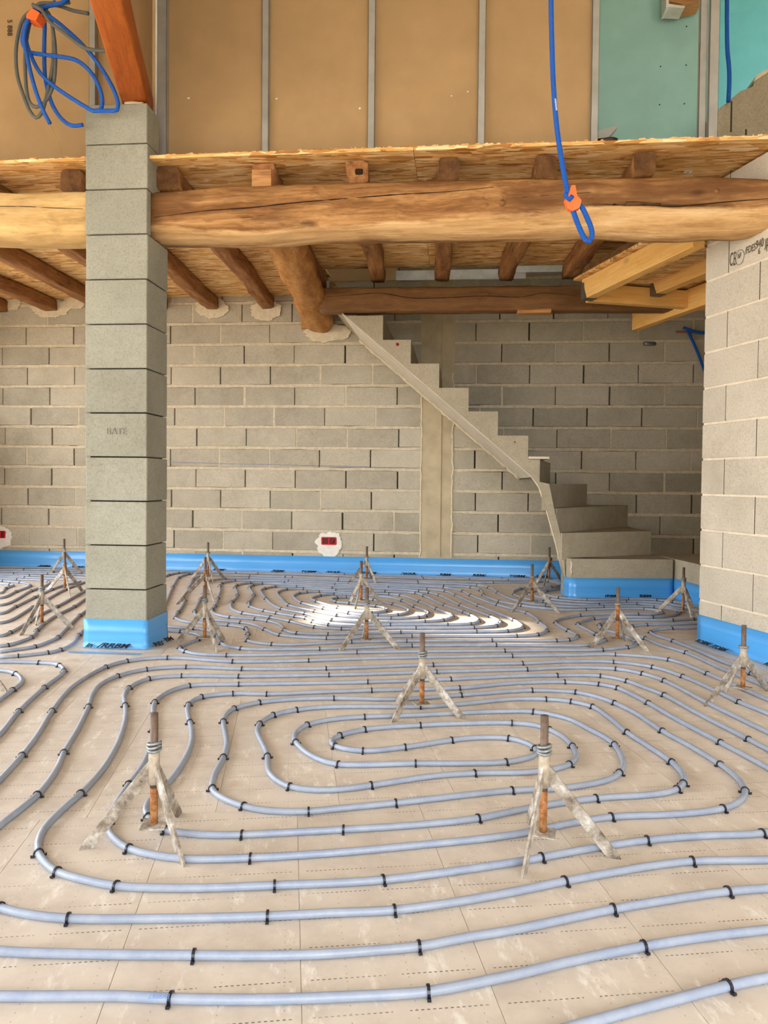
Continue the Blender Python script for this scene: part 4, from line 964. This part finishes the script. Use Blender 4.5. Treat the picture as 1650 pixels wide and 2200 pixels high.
# ------------------------------------------------------------------ black clips over the pipes
def clip_mesh():
    R_ = PR+.0022; vs_, fs = [], []; n = 10; wd = .0028
    for i in range(n+1):
        th = math.radians(-38+256*i/n)
        for (rr, xx) in ((R_-.0015,-wd),(R_+.0012,-wd),(R_+.0012,wd),(R_-.0015,wd)):
            vs_.append((xx, rr*math.cos(th), max(.0006-PR, rr*math.sin(th))))
    for i in range(n):
        for k in range(4): fs.append((i*4+k, (i+1)*4+k, (i+1)*4+(k+1)%4, i*4+(k+1)%4))
    for s in (-1,1):       # barbed feet turned outwards
        b = len(vs_)
        for (x_, y_, z_) in ((-.0035,.0095,-.0085),(.0035,.0095,-.0085),(.0035,.0185,-.0075),(-.0035,.0185,-.0075),(-.0035,.0095,-.0045),(.0035,.0095,-.0045),(.0030,.0185,-.0020),(-.0030,.0185,-.0020)):
            vs_.append((x_, s*y_, z_))
        fs += [(b,b+1,b+2,b+3),(b+4,b+5,b+6,b+7),(b,b+1,b+5,b+4),(b+1,b+2,b+6,b+5),(b+2,b+3,b+7,b+6),(b+3,b,b+4,b+7)]
    return mesh('clip', vs_, fs, False, M['black_clip'])
CLIP = clip_mesh()
clips = []
def zc(x0, y0, s, lst): clips.extend((x0+x/s, y0+y/s) for x, y in lst)
zc(0,1150,3,[(100,885),(80,995),(255,822),(370,835),(410,875),(285,978),(120,1135),(680,850),(822,810),(1085,790),(1497,815),(335,1130),(140,1420),(760,905),(947,865),(1198,848),(1555,862),(572,1105),(410,1400),(832,985),(957,922),(1168,902),(1545,910),(808,1100),(1010,1070),(1222,970),(1545,957),(830,1610),(1215,1095),(1300,1035),(1508,1018),(1225,1205),(1500,1115),(1445,1195),(1453,1420),(1375,1630),(985,1250)])
zc(550,1150,3,[(115,1155),(257,1130),(30,1215),(85,1425),(225,1625),(730,1605),(1410,1535),(310,1220),(700,1170),(255,1330),(525,1475),(1033,1470),(1610,1458),(540,1290),(510,1362),(703,1255),(690,1388),(960,1367),(1060,1230),(1265,1322),(1630,1308),(1640,1208),(495,1050),(22,1072),(1060,1105),(70,1025),(745,1000),(1325,1030),(720,948),(1305,985),(1255,928),(468,900),(1165,880),(450,857),(1140,835),(338,808)])
zc(1100,1150,3,[(137,1140),(218,1060),(382,1070),(522,1107),(738,1268),(1028,1472),(1110,1595),(1030,1630),(248,1245),(375,1360),(375,1472),(640,1340),(695,1530),(155,1378),(130,1000),(408,1010),(662,1078),(975,1262),(1343,1480),(1500,1640),(340,945),(560,960),(677,985),(877,1080),(1345,1335),(287,905),(567,907),(740,940),(972,1028),(1525,1312),(97,868),(670,862),(842,888),(978,933),(65,825),(655,815),(907,850),(1107,910),(1468,1075),(8,782),(667,770),(1010,800),(1265,893)])
zc(0,1650,3,[(240,175),(525,165),(255,540),(355,680),(755,765),(735,340),(830,525),(1612,580),(920,340),(1065,410),(1560,430),(1590,255),(5,890),(437,970),(1250,1210),(1110,1490)])
zc(550,1650,3,[(342,283),(910,220),(567,398),(1437,328),(118,758),(823,728),(78,957),(897,922),(1050,1155),(1112,1440)])
zc(1100,1650,3,[(545,190),(35,145),(1505,150),(1355,260),(645,310),(1605,420),(870,465),(190,575),(335,735),(1160,610),(1395,797),(645,910),(850,1150),(1390,1405)])
zc(350,1200,6.11,[(80,215),(210,188),(455,170),(335,203),(208,250),(115,368),(475,237),(397,273),(350,370),(280,545),(205,700),(145,775),(630,285),(818,262),(500,532),(415,690),(945,290),(785,325),(740,360),(715,520),(685,620),(640,672),(1145,315),(965,345),(940,380),(975,478),(910,565),(1050,715),(875,768),(1210,795),(1410,768),(1300,327),(1178,350),(1130,375),(1185,475),(1135,570),(1150,630),(1332,685),(1487,715),(1385,820),(1475,367),(1325,388),(1350,525),(1015,835),(1335,925),(1545,1003),(865,872),(1080,915),(1110,985),(1100,1075),(1425,1125),(410,915),(715,1005),(765,1110),(1025,1180),(228,962),(450,1060),(215,1175),(300,1215),(842,1265),(945,195),(1250,185),(1160,230),(1130,265)])
zc(600,1200,6.11,[(140,225),(180,245),(135,295),(60,320),(225,365),(315,393),(95,403),(265,455),(360,440),(525,433),(540,487),(715,455),(690,390),(745,415),(725,330),(780,290),(800,260),(838,215),(760,517),(880,510),(300,578),(130,612),(490,560),(770,638),(585,655),(465,690),(760,745),(905,715),(755,565),(925,585),(1215,705),(1295,740),(1550,735),(1385,680),(1485,778),(335,722),(690,805),(205,755),(360,785),(475,830),(650,870),(35,663),(150,820),(465,900),(823,925),(1330,830),(1470,865),(1595,965),(65,940),(228,975),(640,985),(615,1043),(945,1090),(543,1170),(1057,1232),(1435,370),(1395,420),(1440,465),(1585,480),(1200,545),(1615,550),(1285,620),(1500,605)])
zc(850,1200,6.11,[(335,235),(348,255),(318,280),(290,318),(630,355),(625,382),(415,400),(305,425),(250,455),(960,275),(1405,265),(1478,285),(1278,315),(1070,350),(1225,380),(1340,445),(985,382),(1110,412),(1145,475),(880,425),(985,485),(655,425),(790,480),(435,445),(575,480),(375,490),(310,560),(635,615),(850,610),(1090,620),(1300,605),(1365,562),(250,630),(540,655),(885,705),(965,745),(1240,755),(1550,808),(25,738),(300,770),(395,755),(440,700),(625,805),(745,755),(385,822),(685,860),(985,855),(1090,820),(1025,905),(1325,875),(1380,830),(1465,955),(1065,960),(265,912),(65,963),(1590,1015),(210,1020),(1235,1065),(145,1085),(1325,1135),(220,1145),(1430,1205)])
zc(1080,1200,6.11,[(230,400),(135,470),(680,380),(605,305),(590,425),(560,470),(740,515),(340,470),(630,535),(535,560),(570,605),(255,615),(1105,540),(1260,600),(1325,628),(1090,662),(1620,560),(300,710),(490,835),(590,950),(465,1000),(265,910),(60,950),(700,830),(1015,745),(860,945),(980,1025),(870,1070),(700,1078),(985,860),(1195,785),(1230,990),(1340,1070),(1260,865),(1290,920),(1305,1200)])
zc(1320,1200,5,[(150,435),(457,445),(125,460),(240,483),(580,483),(420,520),(315,540),(665,462),(255,595),(415,628),(620,660),(490,565),(535,580),(700,570),(825,648),(345,708),(195,725),(615,745),(390,785),(630,885),(325,850),(765,1010),(105,835),(225,905),(185,960),(1465,1235)])
zc(0,1190,8.25,[(465,275),(230,340),(530,380),(435,415),(310,445),(65,475),(390,505),(850,350),(965,320),(210,540),(100,615),(270,670),(550,655),(530,560),(860,490),(610,770),(920,630),(265,935),(580,940),(1200,625),(1010,930),(1305,930),(470,1200),(180,1390),(650,1350),(550,1480),(985,1480),(1410,1095),(140,1620),(620,1640),(1380,1440),(1075,1690),(850,1745),(315,1805)])
taken = []
for (x, y) in clips:
    q = fl(x, y, PR); best = None
    for o, path in pipes:
        for i in range(0, len(path)-1):
            p = path[i]
            if abs(p.x-q.x) > .15 or abs(p.y-q.y) > .15: continue
            d = (p.x-q.x)**2 + (p.y-q.y)**2
            if best is None or d < best[0]: best = (d, o, path, i)
    if best is None: continue
    d, o, path, i = best
    p = path[i]
    if any((p-t_).length < .03 for t_ in taken): continue
    taken.append(p)
    t = path[min(i+1,len(path)-1)] - path[max(i-1,0)]
    c = link('clip', CLIP, o); c.location = p; c.rotation_euler = (0, 0, math.atan2(t.y, t.x)+random.uniform(-.15,.15))

# ------------------------------------------------------------------ levelling tripods
def tripod(label, xr, ytop, feet, seed, ztop=None, collar='wire'):
    fp = [fl(x, y, 0) for x, y in feet]
    c = sum(fp, Vector())/3
    # keep the post on the rod's line of sight at the feet's distance
    d = ray(xr, (ytop+sum(y for _, y in feet)/3)/2); d.z = 0; dist = Vector((c.x,c.y,0)).length
    c = Vector((d.x,d.y,0)).normalized()*dist
    top = CAM + ray(xr, ytop)*(c.y/ray(xr, ytop).y); zt = min(.345, max(.285, top.z))
    root = empty('levelling_tripod', c); tag(root, label, 'tripod', 'levelling tripods on the heating pipes')
    rnd = random.Random(seed)
    V = lambda x, y, z: c + Vector((x, y, z))
    zs0, zs1 = zt-.18, zt-.098
    child('rod', tube('rod', [V(0,0,zs0-.01), V(0,0,zt)], .0102, 12, M['rod']), root)
    lrod = child('lower_rod', tube('lower_rod', [V(0,0,.046), V(0,0,zs0+.002)], .0098, 12, M['rust']), root)
    slv = child('sleeve', tube('sleeve', [V(0,0,zs0), V(0,0,zs1+.004)], .0138, 12, M['sleeve'] if seed % 3 else M['rust']), root)
    if collar == 'wire':
        for i in range(3):
            rp = [V(.0155*math.cos(t_), .0155*math.sin(t_), zs1+.006+.0075*i+.003*math.sin(t_+i)) for t_ in [k*math.pi/6 for k in range(13)]]
            child('wire_ring', tube('wire_ring', rp, .0042, 6, M['galv'], False), slv)
    else:
        child('collar', tube('collar', [V(0,0,zs1), V(0,0,zs1+.008)], .021, 14, M['galv']), root)
    for i, f in enumerate(fp):
        v = f - c; R_ = max(.11, min(.30, v.length)); u = v.normalized(); n_ = Vector((-u.y, u.x, 0))
        q = [(.011,zs0+.060),(.011,zs0+.012),(R_-.034,.0),(R_-.002,.0),(R_-.010,.014)]
        pl = [c + u*r + Vector((0,0,z)) - n_*.003 for r, z in q]
        child('leg', prism('leg', pl, n_*.006, M['leg']), root)
    a = rnd.uniform(0, 1.5); tl = rnd.uniform(-.08,.08)
    Mp = Matrix.Translation(V(0,0,.044)) @ Matrix.Rotation(a,4,'Z') @ Matrix.Rotation(tl,4,'X')
    child('base_plate', box('base_plate', (-.031,-.031,-.0018), (.031,.031,.0018), M['leg'], .0008), lrod, None, Mp)
    return root
TR = [
 ('steel tripod at the front left with wire-wrapped neck, its pale-topped rod among wide pipe bends', 331,1532,[(168,1826),(398,1864),(390,1745)],1,'wire'),
 ('largest steel tripod at the front right, white-splashed legs straddling the pipe coil', 1168,1537,[(1120,1890),(1336,1846),(1132,1760)],2,'wire'),
 ('steel tripod in the middle, standing at the head of the foreground coil', 907,1360,[(838,1554),(1002,1546),(850,1508)],4,'wire'),
 ('steel tripod in front of the blue foam of the right wall', 1597,1343,[(1513,1518),(1655,1483),(1563,1490)],5,'ring'),
 ('rust-orange tripod in front of the lowest stair step', 1327,1262,[(1264,1392),(1396,1400),(1343,1376)],3,'ring'),
 ('tripod by the kerb between the stairs and the right wall', 1468,1218,[(1408,1314),(1499,1327),(1490,1334)],7,'wire'),
 ('rusty tripod left of the stair foot, nearer of the two there', 1143,1212,[(1098,1316),(1204,1318),(1150,1285)],6,'ring'),
 ('rusty tripod at the back wall touching the stair foot', 1180,1176,[(1148,1252),(1213,1252),(1167,1260)],9,'ring'),
 ('grey tripod in front of the sun patch, centre of the far coil', 788,1262,[(726,1400),(862,1396),(778,1374)],8,'wire'),
 ('sunlit tripod standing in the bright patch of the far coil', 776,1205,[(747,1297),(827,1299),(762,1309)],10,'ring'),
 ('tripod against the back foam strip behind the sunlit one', 788,1174,[(745,1255),(812,1257),(800,1247)],11,'ring'),
 ('middle of the three tripods lined up right of the pillar', 441,1197,[(377,1299),(467,1303),(446,1268)],12,'ring'),
 ('farthest of the three tripods lined up right of the pillar', 447,1162,[(409,1243),(483,1241),(458,1252)],13,'ring'),
 ('nearest of the three tripods lined up right of the pillar', 440,1258,[(377,1379),(487,1377),(467,1402)],14,'wire'),
 ('farthest of the three tripods left of the pillar, against the back foam', 138,1155,[(107,1231),(180,1233),(146,1240)],16,'ring'),
 ('middle of the three tripods left of the pillar', 139,1186,[(99,1269),(181,1270),(155,1289)],15,'ring'),
 ('nearest of the three tripods left of the pillar, with wire-wrapped neck', 90,1235,[(41,1366),(161,1350),(75,1342)],17,'wire'),
 ('tripod cut off by the left edge, only one leg in view', -50,1345,[(16,1487),(-120,1492),(-45,1450)],19,'wire')]
for (lb, xr, yt, feet, sd_, cl) in TR: tripod(lb, xr, yt, feet, sd_, None, cl)

# ------------------------------------------------------------------ conduits
def conduit(name, label, pts, r, mat, seg=10, corr=False):
    path = catmull(pts, .02)
    o = link(name, tube(name, path, (lambda t: r*(1+.07*math.sin(t*len(path)*2.2))) if corr else r, seg, mat)); tag(o, label, 'conduit'); return o
YC = 3.55
cp = [wy(x,y,YC) for x,y in ((1178,-260),(1183,-60),(1185,60),(1189,180),(1196,270),(1206,340),(1219,410),(1232,455),(1245,490),(1258,515),(1266,520),(1272,508),(1270,490),(1260,465),(1250,445),(1242,437))]
hc = conduit('blue_conduit', 'blue corrugated conduit hanging from above with a taped loop in front of the beam', cp, .0115, M['blue_conduit'], 10, False)
tp = [wy(x,y,YC-.016) for x,y in ((1213,428),(1221,418),(1228,398),(1236,397),(1240,420),(1249,429),(1249,434),(1245,446),(1231,453),(1220,448),(1216,436)) ]
child('orange_tape', prism('orange_tape', tp, (0,.034,0), M['orange_tape']), hc)
sp = [wy(x,y,YC-.022) for x,y in ((1214,414),(1217,424),(1224,429),(1230,421),(1222,412),(1215,410))]
child('cut_end', tube('cut_end', sp[:4], .010, 8, M['blue_conduit']), hc)
for i in range(9):
    p = wy(1192.5+.33*i, 213+2.9*i, YC-.0105)
    child('printed_marking', box('printed_marking', (p.x-.0025,p.y-.002,p.z-.0014), (p.x+.0045,p.y,p.z+.0014), M['white']), hc)
# upper right conduit
cp = [wy(x,y,4.9) for x,y in ((1561,-90),(1562,0),(1562,60),(1563,110),(1566,140),(1567,170),(1565,219))]
conduit('blue_conduit', 'blue conduit dropping behind the steel stud onto the upper right wall', cp, .0125, M['blue_conduit'])
# bundle at the left
YL = 3.93
def L_(lst, d=0): return [wy(x,y,YL+d) for x,y in lst]
b1 = conduit('blue_conduit', 'blue conduit of the taped bundle looping wide to the pillar top',
    L_([(170,-40),(140,2),(100,14),(78,22),(62,38),(52,62),(48,90),(60,110),(90,117),(130,122),(165,130),(195,155),(214,190),(220,220),(215,236),(200,238),(185,230),(140,202),(110,180),(85,155),(66,118),(56,85),(60,52),(80,24),(104,34),(150,70),(190,110),(220,150),(245,195),(254,225),(252,236),(235,238),(205,238)]), .0105, M['blue_conduit'])
b2 = conduit('blue_conduit', 'blue conduit of the taped bundle curving down to the side of the pillar',
    L_([(120,4),(98,18),(96,60),(95,120),(97,165),(104,200),(116,232),(135,258),(155,270),(178,268)], .03), .0105, M['blue_conduit'])
b3 = conduit('blue_conduit', 'blue conduit of the taped bundle with a wire out of its cut end',
    L_([(75,20),(58,50),(52,85),(58,120),(68,165),(80,205),(94,240),(107,265)], -.03), .0105, M['blue_conduit'])
child('wire', tube('wire', catmull(L_([(107,265),(116,285),(125,308),(132,332)], -.03), .03), .0022, 5, m_flat('wire_yellow', lin(150,130,60), .5)), b3)
conduit('grey_conduit', 'grey conduit of the taped bundle hanging in two long loops',
    L_([(150,5),(120,8),(85,8),(72,20),(50,40),(38,80),(34,120),(38,165),(52,210),(65,240),(77,253),(88,245),(98,215),(108,170),(115,120),(113,60),(104,28),(90,15),(105,30),(116,80),(119,140),(112,190),(95,220),(78,230),(65,222),(58,200),(54,150),(55,100),(64,50),(76,18)], .02), .0095, M['grey_conduit'])
conduit('grey_conduit', 'grey conduit of the taped bundle crossing to the orange rafter',
    L_([(70,10),(90,22),(105,45),(130,65),(160,88),(180,102),(205,108),(235,109)], -.05), .0095, M['grey_conduit'])
conduit('grey_conduit', 'short grey conduit running from the bundle top to the rafter edge',
    L_([(72,16),(95,10),(125,12),(155,22),(190,29)], .05), .0095, M['grey_conduit'])
tq = L_([(57,30),(68,17),(85,27),(82,34),(77,44),(56,38)], -.045)
o = link('orange_tape', prism('orange_tape', tq, (0,.075,0), M['orange_tape'])); tag(o, 'orange tape round the bundle of conduits at the upper left', 'tape')
# conduit behind the right wall
conduit('blue_conduit', 'dark blue conduit disappearing behind the right wall below the yellow joists', [wy(x,y,7.47) for x,y in ((1468,704),(1480,708),(1500,714),(1530,716))], .014, M['blue_conduit'])
conduit('blue_conduit', 'blue conduit slanting down the dark back wall to the right wall', [wy(x,y,7.50) for x,y in ((1475,706),(1486,728),(1500,760),(1513,795),(1530,840))], .013, M['blue_conduit'])
a, b = wy(1453,713,7.535), wy(1530,714,7.535)
o = link('support_bar', tube('support_bar', [a,b], .009, 8, M['joist'])); tag(o, 'thin dark bar carrying the conduits under the yellow joists', 'bar')

# ------------------------------------------------------------------ recessed boxes, plaster, bits
def socket(label, px, py, w_, h_, rx, rz, seed):
    c = wy(px,py,YB); root = empty('socket_box', (c.x,YB-.01,c.z)); tag(root, label, 'socket box')
    pts = []
    for i in range(60):
        t_ = 2*math.pi*i/60; r = 1+.22*mnoise.noise((math.cos(t_)*2,math.sin(t_)*2,seed))+.12*mnoise.noise((math.cos(t_)*7,math.sin(t_)*7,seed))
        pts.append(Vector((c.x+rx*r*math.cos(t_), YB-.012, c.z-.03+rz*r*math.sin(t_))))
    child('plaster_patch', prism('plaster_patch', pts, (0,.02,0), M['plaster']), root)
    y0, y1 = YB-.018, YB+.0
    bk = child('box_back', box('box_back', (c.x-w_,YB-.014,c.z-h_), (c.x+w_,YB-.0125,c.z+h_), M['dark_red']), root)
    for k in (-1,1): child('box_side', box('box_side', (c.x+k*w_-.006,y0,c.z-h_), (c.x+k*w_+.006,y1,c.z+h_), M['red']), bk)
    for k in (-1,1): child('box_side', box('box_side', (c.x-w_,y0,c.z+k*h_-.005), (c.x+w_,y1,c.z+k*h_+.005), M['red']), bk)
    child('box_divider', box('box_divider', (c.x-.006,y0,c.z-h_), (c.x+.006,y1,c.z+h_), M['red']), bk)
    child('cable_stub', tube('cable_stub', [Vector((c.x+.03,YB-.012,c.z-.02)), Vector((c.x+.045,YB-.03,c.z+.01)), Vector((c.x+.06,YB-.02,c.z+.02))], .006, 6, M['red']), bk)
    return root
socket('red double socket box set in white plaster low on the back wall', 707,1162,.07,.034,.13,.12,1)
socket('red socket box in white plaster at the far left edge of the back wall', 3,1148,.045,.034,.12,.12,9)
pad(707,1185,.08,.07,M['plaster'],4.4,'plaster_patch',wall_b,.008)
# cut tube poking out of the dark wall
p = wy(1396,739,YB)
o = link('wall_sleeve', tube('wall_sleeve', [p+Vector((.05,.01,0)), p+Vector((-.06,-.05,-.005))], .02, 10, M['galv'])); tag(o, 'short grey tube poking out of the dark wall under the yellow joist', 'tube')
# offcut and cable on the deck by the open bay
YO = 4.55
o = link('board_offcut', prism('board_offcut', [wy(x,y,YO) for x,y in ((1270,292),(1270,286),(1320,271),(1327,273),(1306,296),(1285,312))], (0,.05,0), M['steel'])); tag(o, 'grey offcut tilted on the deck in the open bay', 'offcut')
conduit('black_cable', 'black cable end lying on the deck under the grey offcut', [wy(x,y,YO-.05) for x,y in ((1285,303),(1300,301),(1315,299),(1326,302))], .013, M['black_clip'])
# wooden bracket at the top of the green boards
YG = 5.1
o = empty('wood_bracket', wy(1470,5,YG)); tag(o, 'wooden bracket end at the top edge of the green boards', 'bracket')
child('timber', prism('timber', [wy(x,y,YG) for x,y in ((1436,-60),(1436,2),(1465,8),(1510,0),(1510,-60))], (0,.15,0), M['shim_wood']), o)
child('white_plate', prism('white_plate', [wy(x,y,YG) for x,y in ((1431,-60),(1431,17),(1437,15),(1470,17),(1472,13),(1437,8),(1437,-60))], (0,.12,0), M['white_metal']), o)
